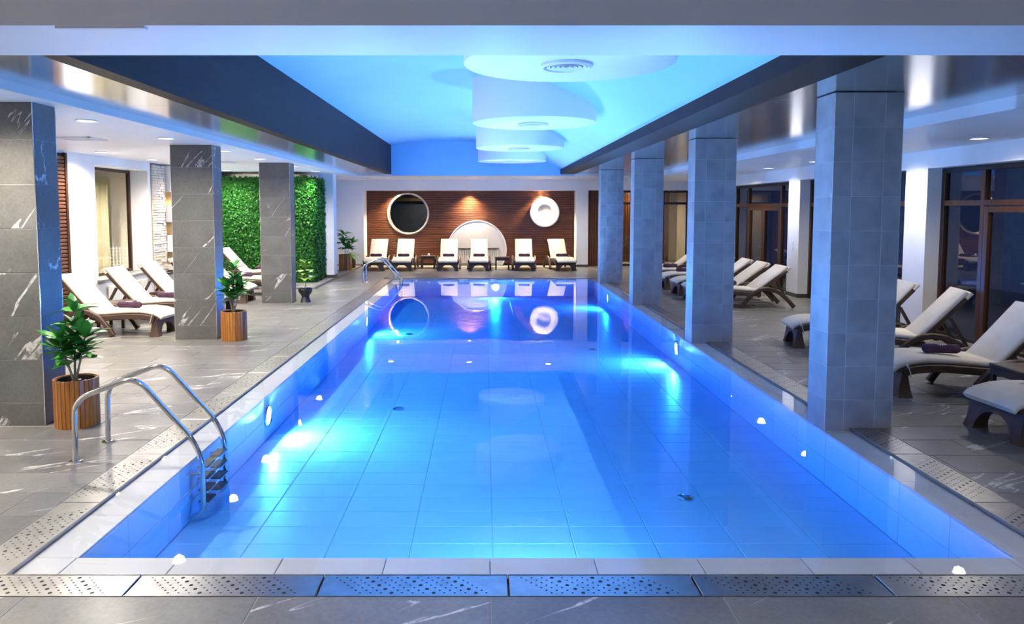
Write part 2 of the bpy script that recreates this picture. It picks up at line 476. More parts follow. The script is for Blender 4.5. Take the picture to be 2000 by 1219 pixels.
def tile_mesh(name, w, d, h=0.02, c=0.0025):
    mb = MB().cbox(-w/2, w/2, -d/2, d/2, -h, 0, c)
    me = mb.mesh(name, 0); me.materials.append(M['floor_tile']); return me
_tiles = {}
far_tiles = MB()
GAP = 0.005
def lay(x0, x1, y0, y1, single):
    w, d = x1 - x0 - GAP, y1 - y0 - GAP
    if w < 0.03 or d < 0.03: return
    if single:
        k = (round(w, 3), round(d, 3))
        if k not in _tiles: _tiles[k] = tile_mesh('floor_tile', w, d)
        link('floor_tile', _tiles[k], None, floor, ((x0+x1)/2, (y0+y1)/2, 0))
    else:
        far_tiles.cbox(x0 + GAP/2, x1 - GAP/2, y0 + GAP/2, y1 - GAP/2, -0.02, 0, 0.0025)
def deck(xa, xb, ya, yb, off, ylim, anchor=5.5, x_anchor=0.03):
    j0 = math.floor((ya - anchor)/0.4)
    j = j0
    while anchor + j*0.4 < yb:
        r0, r1 = max(ya, anchor + j*0.4), min(yb, anchor + (j+1)*0.4)
        sh = x_anchor + (j % 3)*off
        i = math.floor((xa - sh)/1.2)
        while sh + i*1.2 < xb:
            lay(max(xa, sh + i*1.2), min(xb, sh + (i+1)*1.2), r0, r1, r1 < ylim and r1 > 3.0)
            i += 1
        j += 1
deck(-WX, GX0, GY0, YF, 0.4, 11.2)
deck(GX1, WX+0.2, GY0, YF, 0.4, 11.2)
deck(GX0, GX1, GY1, YF, 0.4, 0)
deck(-WX, WX, YB, GY0, 0.0, 3.9, anchor=3.3)
o = obj('floor_tiles', far_tiles, M['floor_tile'], floor, sharp=0, recalc=False); o['kind'] = 'stuff'

# ---------------------------------------------------------------- pool basin, rim, grates, water
basin = MB()
t = 0.2
basin.box(BX0, BX1, BY0, BY1, -PD-0.25, -PD-0.004)
basin.box(BX0, PX0-0.004, BY0, BY1, -PD-0.25, -0.045)
basin.box(PX1+0.004, BX1, BY0, BY1, -PD-0.25, -0.045)
basin.box(BX0, BX1, BY0, PY0-0.004, -PD-0.25, -0.045)
basin.box(BX0, BX1, PY1+0.004, BY1, -PD-0.25, -0.045)
basin.box(GX0, BX0, GY0, GY1, -0.25, -0.06); basin.box(BX1, GX1, GY0, GY1, -0.25, -0.06)
basin.box(GX0, GX1, GY0, BY0, -0.25, -0.06); basin.box(GX0, GX1, BY1, GY1, -0.25, -0.06)
pool = obj('swimming_pool', basin, M['pool_grout'], sharp=0)
tag(pool, 'long rectangular indoor pool lined with pale tiles, glowing blue', 'pool', kind='structure')

_pt = {}
def piece(name, parent, mat, size, loc, c=0.003, axis=None):
    k = (name, mat, tuple(round(s, 3) for s in size))
    if k not in _pt:
        a, b, d = size
        me = MB().cbox(-a/2, a/2, -b/2, b/2, -d/2, d/2, c).mesh(name, 0)
        me.materials.append(M[mat]); _pt[k] = me
    return link(name, _pt[k], None, parent, loc)
rest = MB()
nx = 9; tw = (PX1-PX0)/nx; ny = 56; td = (PY1-PY0)/ny
for j in range(ny):
    for i in range(nx):
        x, y = PX0 + (i+0.5)*tw, PY0 + (j+0.5)*td
        if y < 11.0: piece('pool_tile', pool, 'pool_tile', (tw-0.007, td-0.007, 0.02), (x, y, -PD-0.01))
        else: rest.cbox(x-tw/2+0.0035, x+tw/2-0.0035, y-td/2+0.0035, y+td/2-0.0035, -PD-0.02, -PD, 0.003)
nw = 28; wl = (PY1-PY0)/nw
for j in range(nw):
    y = PY0 + (j+0.5)*wl
    for zz in (0, 1):
        z = -0.04 - (zz+0.5)*(PD-0.04)/2; h = (PD-0.04)/2 - 0.007
        for x in (PX0-0.008, PX1+0.008):
            if y < 12: piece('wall_tile', pool, 'pool_tile', (0.016, wl-0.007, h), (x, y, z))
            else: rest.cbox(x-0.008, x+0.008, y-wl/2+0.0035, y+wl/2-0.0035, z-h/2, z+h/2, 0.003)
for i in range(nx):
    x = PX0 + (i+0.5)*tw
    for zz in (0, 1):
        z = -0.04 - (zz+0.5)*(PD-0.04)/2; h = (PD-0.04)/2 - 0.007
        for y in (PY0-0.008, PY1+0.008):
            rest.cbox(x-tw/2+0.0035, x+tw/2-0.0035, y-0.008, y+0.008, z-h/2, z+h/2, 0.003)
o = obj('distant_pool_tiles', rest, M['pool_tile'], pool, sharp=0, recalc=False); o['kind'] = 'stuff'
# white submerged rim
for i in range(nx+2):
    xw = 0.6; x0 = 0.03 + (i-5)*xw; x1 = x0 + xw
    x0, x1 = max(x0, BX0), min(x1, BX1)
    if x1 - x0 > 0.02:
        for (ya, yb) in ((BY0, PY0), (PY1, BY1)):
            piece('rim_tile', pool, 'rim_tile', (x1-x0-0.005, yb-ya-0.004, 0.02), ((x0+x1)/2, (ya+yb)/2, -0.035))
for j in range(nw):
    y = PY0 + (j+0.5)*wl
    for (xa, xb) in ((BX0, PX0), (PX1, BX1)):
        piece('rim_tile', pool, 'rim_tile', (xb-xa-0.004, wl-0.005, 0.02), ((xa+xb)/2, y, -0.035))
# water body (closed, reaches below the tiles so that they stand in it)
w = MB().box(BX0+0.001, BX1-0.001, BY0+0.001, BY1-0.001, -PD-0.10, -0.012)
water = obj('pool_water', w, M['water'], sharp=0)
tag(water, 'clear calm blue pool water filled to the deck edge', 'water', kind='structure')

# perforated steel overflow grates, one metre each; holes are dark discs in slanted rows
def grate_meshes(L, Wd):
    pl = MB()
    pl.cbox(-L/2+0.002, L/2-0.002, -Wd/2+0.004, Wd/2-0.004, -0.012, 0.0, 0.003)
    pl.box(-L/2, L/2, -Wd/2, -Wd/2+0.004, -0.03, 0.003); pl.box(-L/2, L/2, Wd/2-0.004, Wd/2, -0.03, 0.003)
    hb = MB(); db = MB()
    rows = 7; step = 0.055; nrow = int((L-0.25)/step)
    for k in range(nrow):
        big = (k % 4 == 3)
        n = 5 if big else rows
        for q in range(n):
            u = q/(n-1) - 0.5
            x = -L/2 + 0.145 + k*step + u*0.15
            y = -u*(Wd - 0.07)
            r = 0.0115 if big else 0.0062
            hb.lathe([(r, 0.0006), (0.0001, 0.0007)], 8, (x, y, 0), cap=False)
    return pl, hb
def make_grate(L, Wd):
    pl, hb = grate_meshes(L, Wd)
    g = obj('drain_grate', pl, M['steel'], sharp=30)
    h = obj('painted_holes', hb, M['hole_shade'], g, sharp=0, recalc=False); h['kind'] = 'stuff'  # flat dark discs on the plate, painted shade of the holes
    return g
def put_grate(proto, first, loc, rz, label, group):
    g = proto if first else copy_tree(proto)
    g.location = loc; g.rotation_euler = (0, 0, rz)
    tag(g, label, 'grate', group)
gw = 0.228
gp = make_grate(0.994, gw)
xs = [-2.375 + i for i in range(6)]   # seams as in the photograph
ords = ['first', 'second', 'third', 'fourth', 'fifth', 'sixth', 'seventh', 'eighth', 'ninth', 'tenth', 'eleventh', 'twelfth', 'thirteenth', 'fourteenth', 'fifteenth', 'sixteenth', 'seventeenth', 'eighteenth']
for i, x in enumerate(xs):
    put_grate(gp, i == 0, (x, (GY0+BY0)/2, 0), 0, f'perforated steel grate along the near pool edge, {ords[i]} from the left', 'near edge grates')
gs = make_grate(0.994, 0.268)
for i in range(17):
    y = 4.432 + i
    put_grate(gs, i == 0, ((GX0+BX0)/2, y, 0), R(90), f'perforated steel grate on the ladder side of the pool, {ords[i]} from the camera', 'grates on the ladder side')
    g2 = copy_tree(gs)
    g2.location = ((GX1+BX1)/2, y, 0); g2.rotation_euler = (0, 0, R(90))
    tag(g2, f'perforated steel grate beneath the square grey pillars, {ords[i]} from the camera', 'grate', 'grates on the pillar side')
for i in range(6):
    put_grate(gp, False, (-2.10 + i, (GY1+BY1)/2, 0), 0, f'perforated steel grate at the far pool edge, {ords[i]} from the left', 'far edge grates')

# ---------------------------------------------------------------- walls
wl_ = MB()
wy0, wy1, wz0, wz1 = 13.4, 15.5, 0.70, 2.78
for (a, b, c_, d) in ((YB, wy0, 0, 3.4), (wy1, YF+0.3, 0, 3.4), (wy0, wy1, 0, wz0), (wy0, wy1, wz1, 3.4)):
    wl_.box(-WX-0.42, -WX, a, b, c_, d)
struct('wall_left', wl_, M['white_paint'], 'white painted side wall with a deep window opening', 'wall', sharp=0)

piers = [(21.45, 26.0), (16.56, 17.17), (11.80, 12.41), (7.04, 7.65), (YB, 2.9)]
wr = MB()
for a, b in piers: wr.box(WX, WX+0.35, a, b, 0, 2.63)
wr.box(WX, WX+0.35, YB, 26.0, 2.63, 3.4)
struct('wall_right', wr, M['white_paint'], 'white piers and lintel around the dark terrace glazing', 'wall', sharp=0)
bb = MB()
for a, b in piers: bb.box(WX-0.012, WX+0.355, a-0.012, b+0.012, 0, 0.085)
struct('baseboard_right', bb, M['plinth'], 'dark tile skirting around the white piers', 'baseboard', sharp=0)
struct('wall_back', MB().box(-WX, WX, YB-0.2, YB, 0, 3.4), M['white_paint'], 'plain white wall behind the viewer', 'wall', sharp=0)

# far wall: lintel, pilasters and the recessed timber field
fw = MB()
fw.box(-WX, -4.13, YF-0.15, YF+0.62, 0, 2.61)
fw.box(-WX, WX+0.3, YF-0.15, YF+0.62, 2.61, 3.2)
fw.box(3.12, 3.52, YF-0.17, YF+0.62, 0, 2.61)
struct('wall_far', fw, M['white_paint'], 'white lintel and pilasters framing the timber end wall', 'wall', sharp=0)
fb = MB(); fb.box(3.10, 3.54, YF-0.22, YF-0.19, 0, 0.08); fb.box(-WX, -4.12, YF-0.17, YF-0.14, 0, 0.08)
struct('baseboard_far', fb, M['plinth'], 'dark skirting at the foot of the end wall', 'baseboard', sharp=0)
# platform kerb at left end
pf = MB().cbox(-WX, -4.22, 18.35, YF-0.15, 0.0, 0.055, 0.006)
struct('platform_step', pf, M['marble_sill'], 'low stone step in front of the green wall', 'step', sharp=0)

# ---------------------------------------------------------------- ceilings
struct('ceiling_left', MB().box(-WX-0.4, -3.85, YB, YF-0.15, Z_L, Z_L+0.25), M['ceiling_white'], 'white dropped ceiling over the deck with slate columns', 'ceiling', sharp=0)
struct('ceiling_right', MB().box(4.85, WX+0.4, YB, YF-0.15, Z_R, Z_R+0.25), M['ceiling_white'], 'white dropped ceiling over the deck beside the windows', 'ceiling', sharp=0)
struct('ceiling_far', MB().box(-3.85, 4.85, 22.38, YF-0.15, 2.98, 3.2), M['ceiling_white'], 'white flat ceiling strip before the timber wall', 'ceiling', sharp=0)
struct('ceiling_near', MB().box(-3.85, 4.85, YB, 3.86, 3.25, 3.4), M['ceiling_white'], 'white ceiling above the viewer', 'ceiling', sharp=0)
struct('trim_1', MB().box(-WX, WX, 3.86, 4.60, Z_N, 4.3), M['ceiling_white'], 'broad white beam crossing above the near pool edge', 'beam', sharp=0)
for nm, x0, x1, lb in (('trim_2', -3.85, -2.97, 'brushed silver soffit panels left of the pool'), ('trim_3', 2.69, 4.85, 'brushed silver soffit panels above the square grey pillars')):
    e = empty(nm); e['kind'] = 'structure'; e['label'] = lb; e['category'] = 'soffit'
    y = 4.6
    while y < 22.3:
        y2 = min(y + 2.95, 22.38)
        obj('panel', MB().cbox(x0, x1, y+0.001, y2-0.001, Z_SIL, Z_SIL+0.03, 0.002), M['silver_panel'], e, sharp=0)
        y = y2
struct('trim_4', MB().box(-2.97, -2.80, 4.6, 22.36, Z_SIL-0.01, 4.2), M['beam_wood'], 'tall dark timber fascia along the blue ceiling, slate column side', 'fascia', sharp=0)
struct('trim_5', MB().prism([(2.26, Z_SIL-0.01), (2.69, Z_SIL-0.01), (2.69, 3.6), (2.26, 3.6)], 'y', 4.6, 22.36), M['beam_wood'], 'shallow dark timber fascia along the blue ceiling, window side', 'fascia', sharp=0)
# curved azure ceiling
ctrl = [(-2.85, 3.87), (-2.3, 3.96), (-1.6, 4.01), (-0.9, 4.01), (-0.2, 3.96), (0.4, 3.87), (0.9, 3.76), (1.4, 3.60), (1.8, 3.42), (2.1, 3.27), (2.3, 3.14)]
vc = MB()
n = len(ctrl)
vc.v = [(x, 4.55, z) for x, z in ctrl] + [(x, 22.42, z) for x, z in ctrl] + [(x, 4.55, z+0.08) for x, z in ctrl] + [(x, 22.42, z+0.08) for x, z in ctrl]
for i in range(n-1):
    vc.f.append((i, i+1, n+i+1, n+i)); vc.f.append((2*n+i, 3*n+i, 3*n+i+1, 2*n+i+1))
struct('ceiling_vault', vc, M['azure_paint'], 'curved azure blue ceiling over the pool', 'ceiling', sharp=60)
struct('wall_vault_end', MB().box(-2.80, 2.69, 22.36, 22.46, 2.98, 4.2), M['azure_paint'], 'blue end wall closing the curved ceiling', 'wall', sharp=0)
drum_names = ['nearest the viewer', 'second from the viewer', 'third from the viewer', 'smallest looking, farthest from the viewer']
def ring_vent(parent_loc, r, label, grp):
    t = empty('ceiling_vent', parent_loc)
    tag(t, label, 'vent', grp)
    obj('rim', MB().lathe([(r, 0.0), (r, -0.02), (r*0.90, -0.035), (r*0.84, -0.02), (r*0.84, 0)], 32, cap=False), M['vent'], t)
    obj('throat', MB().lathe([(r*0.84, -0.004), (0.0001, -0.004)], 32, cap=False), M['vent_dark'], t)
    for k in range(4):
        q = r*(0.76 - k*0.18)
        obj('ring', MB().lathe([(q, -0.006), (q*1.02, -0.028), (q-0.028, -0.022), (q-0.02, -0.006)], 28, cap=False), M['vent'], t)
    return t
for i, y in enumerate((6.83, 11.55, 16.3, 20.85)):
    d = obj('ceiling_drum', MB().lathe([(0.95, 0.70), (0.95, 0.004), (0.946, 0.0), (0.0001, 0.0)], 64, cap=False), M['drum_paint'], loc=(0.76, y, 3.30), sharp=50)
    tag(d, f'white round drum hanging from the blue ceiling, {drum_names[i]}', 'ceiling drum', 'drums in the blue ceiling')
    ring_vent((0.74, y, 3.298), 0.235, f'round air vent in the white ceiling drum {drum_names[i]}', 'vents in the ceiling drums')
ring_vent((2.92, 7.25, Z_SIL+0.012), 0.13, 'round disc imitating an ornament-like reflection in the silver soffit by the nearest grey pillar', None).scale = (1, 1, 0.35)  # ringed disc stands in for an ornament-like reflection in the soffit
def square_vent(x, y, z, s, label):
    t = empty('air_grille', (x, y, z)); tag(t, label, 'vent', 'square ceiling grilles')
    f = MB()
    for (a, b, c_, d) in ((-s, s, -s, -s+0.03), (-s, s, s-0.03, s), (-s, -s+0.03, -s, s), (s-0.03, s, -s, s)): f.box(a, b, c_, d, -0.012, 0)
    obj('frame', f, M['vent'], t, sharp=0)
    obj('throat', MB().box(-s+0.03, s-0.03, -s+0.03, s-0.03, -0.002, 0), M['vent_dark'], t, sharp=0)
    for k in range(5):
        yy = -s + 0.06 + k*(2*s-0.12)/4
        obj('slat', MB().box(-s+0.03, s-0.03, yy-0.022, yy+0.022, -0.010, -0.003), M['vent'], t, sharp=0)
square_vent(-5.5, 10.2, Z_L, 0.24, 'square ceiling grille beyond the nearest slate column')
square_vent(-5.45, 15.4, Z_L, 0.24, 'square ceiling grille between the middle and farthest slate columns')
sl = MB().cbox(-1.97-0.23, -1.97+0.23, 3.87, 3.91, Z_N-0.012, Z_N+0.01, 0.003)
o = obj('slot_vent', sl, M['vent'], sharp=0); tag(o, 'thin linear slot vent in the white beam above', 'vent')

# ---------------------------------------------------------------- lamps
def spot(name, parent, loc, power, color, size=150, blend=0.9, radius=0.06, rot=(0, 0, 0)):
    ld = bpy.data.lights.new(name, 'SPOT'); ld.energy = power; ld.color = color
    ld.spot_size = R(size); ld.spot_blend = blend; ld.shadow_soft_size = radius
    o = bpy.data.objects.new(name, ld); COL.objects.link(o); o.parent = parent
    o.location = loc; o.rotation_euler = rot
    return o
_ring = None; _disc = None
def downlight(x, y, z, power, color, label, group, size=155, r=0.11):
    global _ring, _disc
    t = empty('downlight', (x, y, z)); tag(t, label, 'downlight', group)
    if _ring is None:
        mb = MB().lathe([(1.0, 0.0), (1.0, -0.10), (0.90, -0.14), (0.80, -0.05)], 24, cap=False)
        _ring = mb.mesh('trim_ring'); fix_normals(_ring); _ring.materials.append(M['plastic'])
        mb = MB().lathe([(0.82, -0.06), (0.0001, -0.06)], 24, cap=False)
        _disc = mb.mesh('lens'); fix_normals(_disc); _disc.materials.append(M['lamp_disc'])
    a = link('trim_ring', _ring, None, t); a.scale = (r, r, r)
    b = link('lens', _disc, None, t); b.scale = (r, r, r)
    spot('light', t, (0, 0, -0.04), power, color, size, 1.0, 0.07)
    return t
LN = ['nearest', 'second nearest', 'third nearest', 'fourth nearest', 'fifth nearest', 'sixth nearest', 'seventh nearest', 'eighth nearest']
for i, y in enumerate((6.0, 8.1, 10.1, 12.35, 14.3, 16.8, 19.0)):
    downlight(-4.3, y, Z_L, W_DOWN_LEFT, C_WARM, f'round downlight in the row above the slate columns, {LN[i]} to the viewer', 'downlights above the slate columns')
for i, y in enumerate((6.3, 8.4, 10.4, 12.6, 14.5, 16.7, 18.7, 22.0)):
    downlight(-6.45, y, Z_L, W_DOWN_LEFT, C_WARM, f'round downlight in the row by the window with the curtain, {LN[i]} to the viewer', 'downlights along the curtain window wall')
for i, y in enumerate((7.3, 9.7, 12.1, 14.5, 16.87, 19.2, 21.6)):
    downlight(6.4, y, Z_R, W_DOWN_RIGHT*(1.0 if i else 0.5), C_WARM, f'round downlight in front of the terrace windows, {LN[i]} to the viewer', 'downlights along the terrace windows')
for i, x in enumerate((-3.05, -0.5, 2.05, 5.0)):
    downlight(x, 23.8, 2.98 if x < 4.8 else Z_R, W_DOWN_FAR, C_WARM, f'round downlight above the end loungers, {ords[i]} from the left', 'downlights above the end loungers')
for i, (x, y) in enumerate(((-2.4, 1.6), (2.4, 1.6), (-5.4, 2.2), (5.9, 2.2))):
    downlight(x, y, 3.25 if abs(x) < 3.8 else (Z_L if x < 0 else Z_R), W_ADDED_NEAR*(1.0 if x < 0 else 0.25), C_WARM, f'added unseen downlight over the near deck, {ords[i]} of four', 'added unseen near downlights')  # unseen lamps added to light the near beam and deck
for i, x in enumerate((-3.05, -0.53, 1.97)):
    t = downlight(x, YF+0.26, 2.61, W_SPOT_WOOD, C_SPOT, f'small warm spotlight over the timber wall, {ords[i]} from the left', 'spotlights over the timber wall', 120, 0.06)

# underwater lamps
def pool_lamp(x, y, z, rz, label, power=W_POOL):
    t = empty('pool_lamp', (x, y, z), rz); tag(t, label, 'pool lamp', 'underwater lamps')
    ring = MB().lathe([(0.125, 0.0), (0.125, 0.018), (0.105, 0.028), (0.095, 0.018)], 28, cap=False)
    me = ring.mesh('bezel'); fix_normals(me)
    a = link('bezel', me, M['chrome'], t, rot=(0, R(90), 0))
    mb = MB().lathe([(0.098, 0.016), (0.06, 0.024), (0.0001, 0.027)], 28, cap=False)
    me = mb.mesh('lens'); fix_normals(me)
    link('lens', me, M['pool_lens'], t, rot=(0, R(90), 0))
    ld = bpy.data.lights.new('light', 'AREA'); ld.shape = 'DISK'; ld.size = 0.19
    ld.energy = power; ld.color = C_POOL
    q = bpy.data.objects.new('light', ld); COL.objects.link(q); q.parent = t
    q.location = (0.035, 0, 0); q.rotation_euler = (0, R(-90 - 24), 0)
zl = -0.24
for x, y, rz, lb in ((PX0, 7.9, 0, 'underwater lamp glowing in the ladder side wall, beyond the near ladder'),
                     (PX0, 14.6, 0, 'underwater lamp in the ladder side wall, towards the far ladder'),
                     (PX1, 11.75, 180, 'underwater lamp in the pillar side wall at the second grey pillar'),
                     (PX1, 18.4, 180, 'underwater lamp in the pillar side wall at the farthest grey pillar'),
                     (0.3, PY1, -90, 'underwater lamp in the far pool wall below the end loungers'),
                     (0.3, PY0, 90, 'underwater lamp in the near pool wall')):
    pool_lamp(x, y, zl, R(rz), lb, W_POOL*(0.5 if y == PY0 else 1.0))

# ---------------------------------------------------------------- columns (tiled)
def slate_column(x0, y0, w, d, label):
    """grey slate column: full-width tiles 0.4 m high, bright corner trims"""
    t = empty('column', (x0, y0, 0)); tag(t, label, 'column', 'slate columns', 'structure')
    obj('core', MB().box(0.003, w-0.003, 0.003, d-0.003, 0, Z_L), M['grout_dark'], t, sharp=0)
    z = 0.215 - 0.4
    while z < Z_L:
        a, b = max(0, z), min(Z_L, z+0.4)
        h = b - a - 0.004; zc = (a+b)/2
        if h > 0.02:
            piece('tile', t, 'column_slate', (w-0.008, 0.012, h), (w/2, 0.006, zc), 0.002)
            piece('tile', t, 'column_slate', (w-0.008, 0.012, h), (w/2, d-0.006, zc), 0.002)
            piece('tile', t, 'column_slate', (0.012, d-0.026, h), (0.006, d/2, zc), 0.002)
            piece('tile', t, 'column_slate', (0.012, d-0.026, h), (w-0.006, d/2, zc), 0.002)
        z += 0.4
    for cx in (0.0, w):
        for cy in (0.0, d):
            sx = 1 if cx == 0 else -1; sy = 1 if cy == 0 else -1
            mb = MB().box(min(cx, cx+sx*0.006), max(cx, cx+sx*0.006), min(cy, cy+sy*0.006), max(cy, cy+sy*0.006), 0, Z_L)
            obj('corner_trim', mb, M['chrome'], t, sharp=0)
    return t
slate_column(-4.69, 6.72, 0.64, 0.36, 'nearest grey slate column with white veins, beside the larger potted plant')
slate_column(-4.73, 11.23, 0.64, 0.36, 'middle grey slate column with white veins, beside a wooden planter')
slate_column(-4.73, 15.64, 0.64, 0.36, 'farthest grey slate column, in front of the green wall')

def grey_column(x0, y0, w, d, label):
    t = empty('column', (x0, y0, 0)); tag(t, label, 'column', 'square grey pillars', 'structure')
    obj('core', MB().box(0.0025, w-0.0025, 0.0025, d-0.0025, -0.2, Z_SIL-0.01), M['grout_light'], t, sharp=0)
    cuts = [(0.0, w*0.275), (w*0.275, w*0.735), (w*0.735, w)]
    hh = (Z_SIL - 0.005 + 0.05)/10; z = -0.05
    while z < Z_SIL - 0.1:
        a, b = z, z + hh
        h = b - a - 0.004; zc = (a+b)/2
        if h > 0.02:
            for (u0, u1) in cuts:
                for yy in (0.006, d-0.006):
                    piece('tile', t, 'column_grey', (u1-u0-0.005, 0.012, h), ((u0+u1)/2, yy, zc), 0.002)
            for xx in (0.006, w-0.006):
                piece('tile', t, 'column_grey', (0.012, d-0.03, h), (xx, d/2, zc), 0.002)
        z += hh
    for cx in (0.0, w):
        sx = 1 if cx == 0 else -1
        mb = MB().box(min(cx, cx+sx*0.005), max(cx, cx+sx*0.005), 0, 0.005, 0, Z_SIL-0.01)
        obj('corner_trim', mb, M['grout_light'], t, sharp=0)
    return t
for x, y, lb in ((3.10, 6.65, 'nearest square grey tiled pillar at the pool edge'), (3.10, 11.02, 'second nearest square grey tiled pillar at the pool edge'),
                 (3.10, 15.48, 'third nearest square grey tiled pillar, lit blue, at the pool edge'), (3.10, 19.96, 'farthest square grey tiled pillar at the far pool corner')):
    grey_column(x, y, 0.61, 0.38, lb)
wc = MB().box(-4.64, -4.22, 20.75, 21.15, 0.05, Z_L)
o = struct('white_column', wc, M['white_paint'], 'plain white pillar between the green wall and far planter', 'column', sharp=0)
obj('plinth', MB().box(-4.65, -4.21, 20.74, 21.16, 0.05, 0.14), M['plinth'], o, sharp=0)
obj('light_switch', MB().cbox(-4.222, -4.208, 20.9, 20.98, 1.12, 1.2, 0.003), M['plastic'], o, sharp=0)
# white partition beside far planter
struct('wall_partition', MB().box(-5.25, -5.05, 21.15, YF-0.15, 0.0, Z_L), M['white_paint'], 'white partition behind the far planters', 'wall', sharp=0)

# ---------------------------------------------------------------- timber end wall with round features
R1 = (-2.68, 1.81, 0.73); R2 = (2.08, 1.86, 0.535); R3 = (-0.28, 0.545, 1.025)
def skip_spans(z, x0, x1, circles):
    spans = [(x0, x1)]
    for cx, cz, r in circles:
        if abs(z - cz) < r:
            h = math.sqrt(r*r - (z-cz)**2); new = []
            for a, b in spans:
                if b <= cx-h or a >= cx+h: new.append((a, b)); continue
                if a < cx-h: new.append((a, cx-h))
                if b > cx+h: new.append((cx+h, b))
            spans = new
    return spans
tw_ = empty('timber_cladding', (0, YF+0.50, 0)); tag(tw_, 'dark brown slatted timber cladding on the end wall', 'cladding', kind='structure')
bk = MB()
N_ = 90
for k in range(N_):                                    # backing in strips so that the round openings stay open
    z0 = 2.61*k/N_; z1 = 2.61*(k+1)/N_
    for a, b in skip_spans((z0+z1)/2, -4.13, 3.12, [R1, R3]): bk.box(a, b, 0.02, 0.05, z0, z1)
o = obj('backing', bk, M['wood_back'], tw_, sharp=0, recalc=False)
slm = MB(); z = 0.09
while z < 2.6:
    for a, b in skip_spans(z+0.022, -4.13, 3.12, [R1, R3]):
        for p0, p1 in ((-4.13, -1.72), (-1.715, 0.72), (0.725, 3.12)):
            u, v_ = max(a, p0), min(b, p1)
            if v_ - u > 0.01: slm.cbox(u, v_, -0.005, 0.022, z, z+0.045, 0.004)
    z += 0.062
o = obj('slats', slm, M['wood_slat'], tw_, sharp=0, recalc=False); o['kind'] = 'stuff'
def ring_y(mb, cx, cz, prof, n=64):
    """lathe around an axis along y; prof = (radius, y)"""
    vs = []; fs = []
    for r, yy in prof:
        for k in range(n):
            a = 2*math.pi*k/n; vs.append((cx + r*math.cos(a), yy, cz + r*math.sin(a)))
    for i in range(len(prof)-1):
        for k in range(n):
            k2 = (k+1) % n; fs.append((i*n+k, i*n+k2, (i+1)*n+k2, (i+1)*n+k))
    return mb.add(vs, fs)
rw = empty('round_window', (R1[0], YF+0.50, R1[1])); tag(rw, 'large round window in a pale frame in the timber wall', 'window')
obj('frame', ring_y(MB(), 0, 0, [(0.735, 0.05), (0.735, -0.02), (0.70, -0.03), (0.672, -0.02), (0.672, 0.14)]), M['window_metal'], rw)
obj('reveal', ring_y(MB(), 0, 0, [(0.672, 0.14), (0.648, 0.15), (0.648, 0.05)]), M['window_metal'], rw)
obj('pane', ring_y(MB(), 0, 0, [(0.66, 0.10), (0.0001, 0.10)]), M['dark_glass'], rw)
# small dark room beyond the round window
rb = MB(); rb.box(-4.0, -1.2, YF+2.2, YF+2.3, 0, 2.9); rb.box(-4.05, -4.0, YF+0.65, YF+2.3, 0, 2.9); rb.box(-1.2, -1.15, YF+0.65, YF+2.3, 0, 2.9); rb.box(-4.05, -1.15, YF+0.65, YF+2.3, 2.9, 2.95)
struct('wall_beyond_window', rb, principled('dim_room', (0.10, 0.10, 0.105), 0.8, build=mottled((0.09, 0.09, 0.095), (0.12, 0.12, 0.125), 3)), 'dim grey room seen through the round window', 'wall', sharp=0)
downlight(-2.1, YF+1.3, 2.9, 45, (0.9, 0.95, 1.0), 'added lamp brightening the room behind the round window', None)  # lamp added to lift the dark room towards the pane's reflected haze
rl = empty('wall_beam', (-2.5, YF+2.1, 2.32)); tag(rl, 'pale timber rail seen through the top of the round window', 'rail')
obj('board', MB().cbox(-1.0, 1.0, -0.05, 0.05, -0.06, 0.06, 0.01), M['niche_wood'], rl, sharp=0)
# half disc niche
ha = []
for k in range(65):
    a = 2*math.pi*k/64
    ha.append((R3[0] + 1.025*math.cos(a), max(0.0, R3[1] + 1.025*math.sin(a))))
hp = MB().prism(ha, 'y', YF+0.475, YF+0.55)
o = obj('arched_panel', hp, principled('panel_white', None, 0.5, build=mottled((0.52, 0.53, 0.54), (0.56, 0.57, 0.58), 3)), sharp=30); tag(o, 'white round-topped panel set in the timber wall behind loungers', 'panel')
hr = MB()
arc = [(R3[0] + r*math.cos(a), R3[1] + r*math.sin(a)) for r, a in []]
pts_o = []; pts_i = []
for k in range(65):
    a = R(-31.0) + (math.pi + 2*R(31.0))*k/64
    pts_o.append((R3[0] + 1.045*math.cos(a), max(0, R3[1] + 1.045*math.sin(a)))); pts_i.append((R3[0] + 1.01*math.cos(a), max(0, R3[1] + 1.01*math.sin(a))))
vs_ = [(p[0], YF+0.462, p[1]) for p in pts_o] + [(p[0], YF+0.462, p[1]) for p in pts_i] + [(p[0], YF+0.535, p[1]) for p in pts_o] + [(p[0], YF+0.535, p[1]) for p in pts_i]
m_ = 65; fs_ = []
for k in range(64):
    fs_ += [(k, k+1, m_+k+1, m_+k), (m_+k, m_+k+1, 3*m_+k+1, 3*m_+k), (k, 2*m_+k, 2*m_+k+1, k+1)]
obj('edge_band', MB().add(vs_, fs_), M['plastic'], o)
# round white wall lamp
wlmp = empty('wall_disc', (R2[0], YF+0.49, R2[1])); tag(wlmp, 'round white wall disc with a pale centre on timber wall', 'wall disc')
obj('ring', ring_y(MB(), 0, 0, [(0.45, 0.0), (0.51, -0.06), (0.515, -0.13), (0.49, -0.16), (0.30, -0.17), (0.255, -0.15), (0.25, -0.10)]), M['white_paint'], wlmp)
obj('centre', ring_y(MB(), 0, 0, [(0.252, -0.105), (0.12, -0.115), (0.0001, -0.12)]), M['frosted'], wlmp)
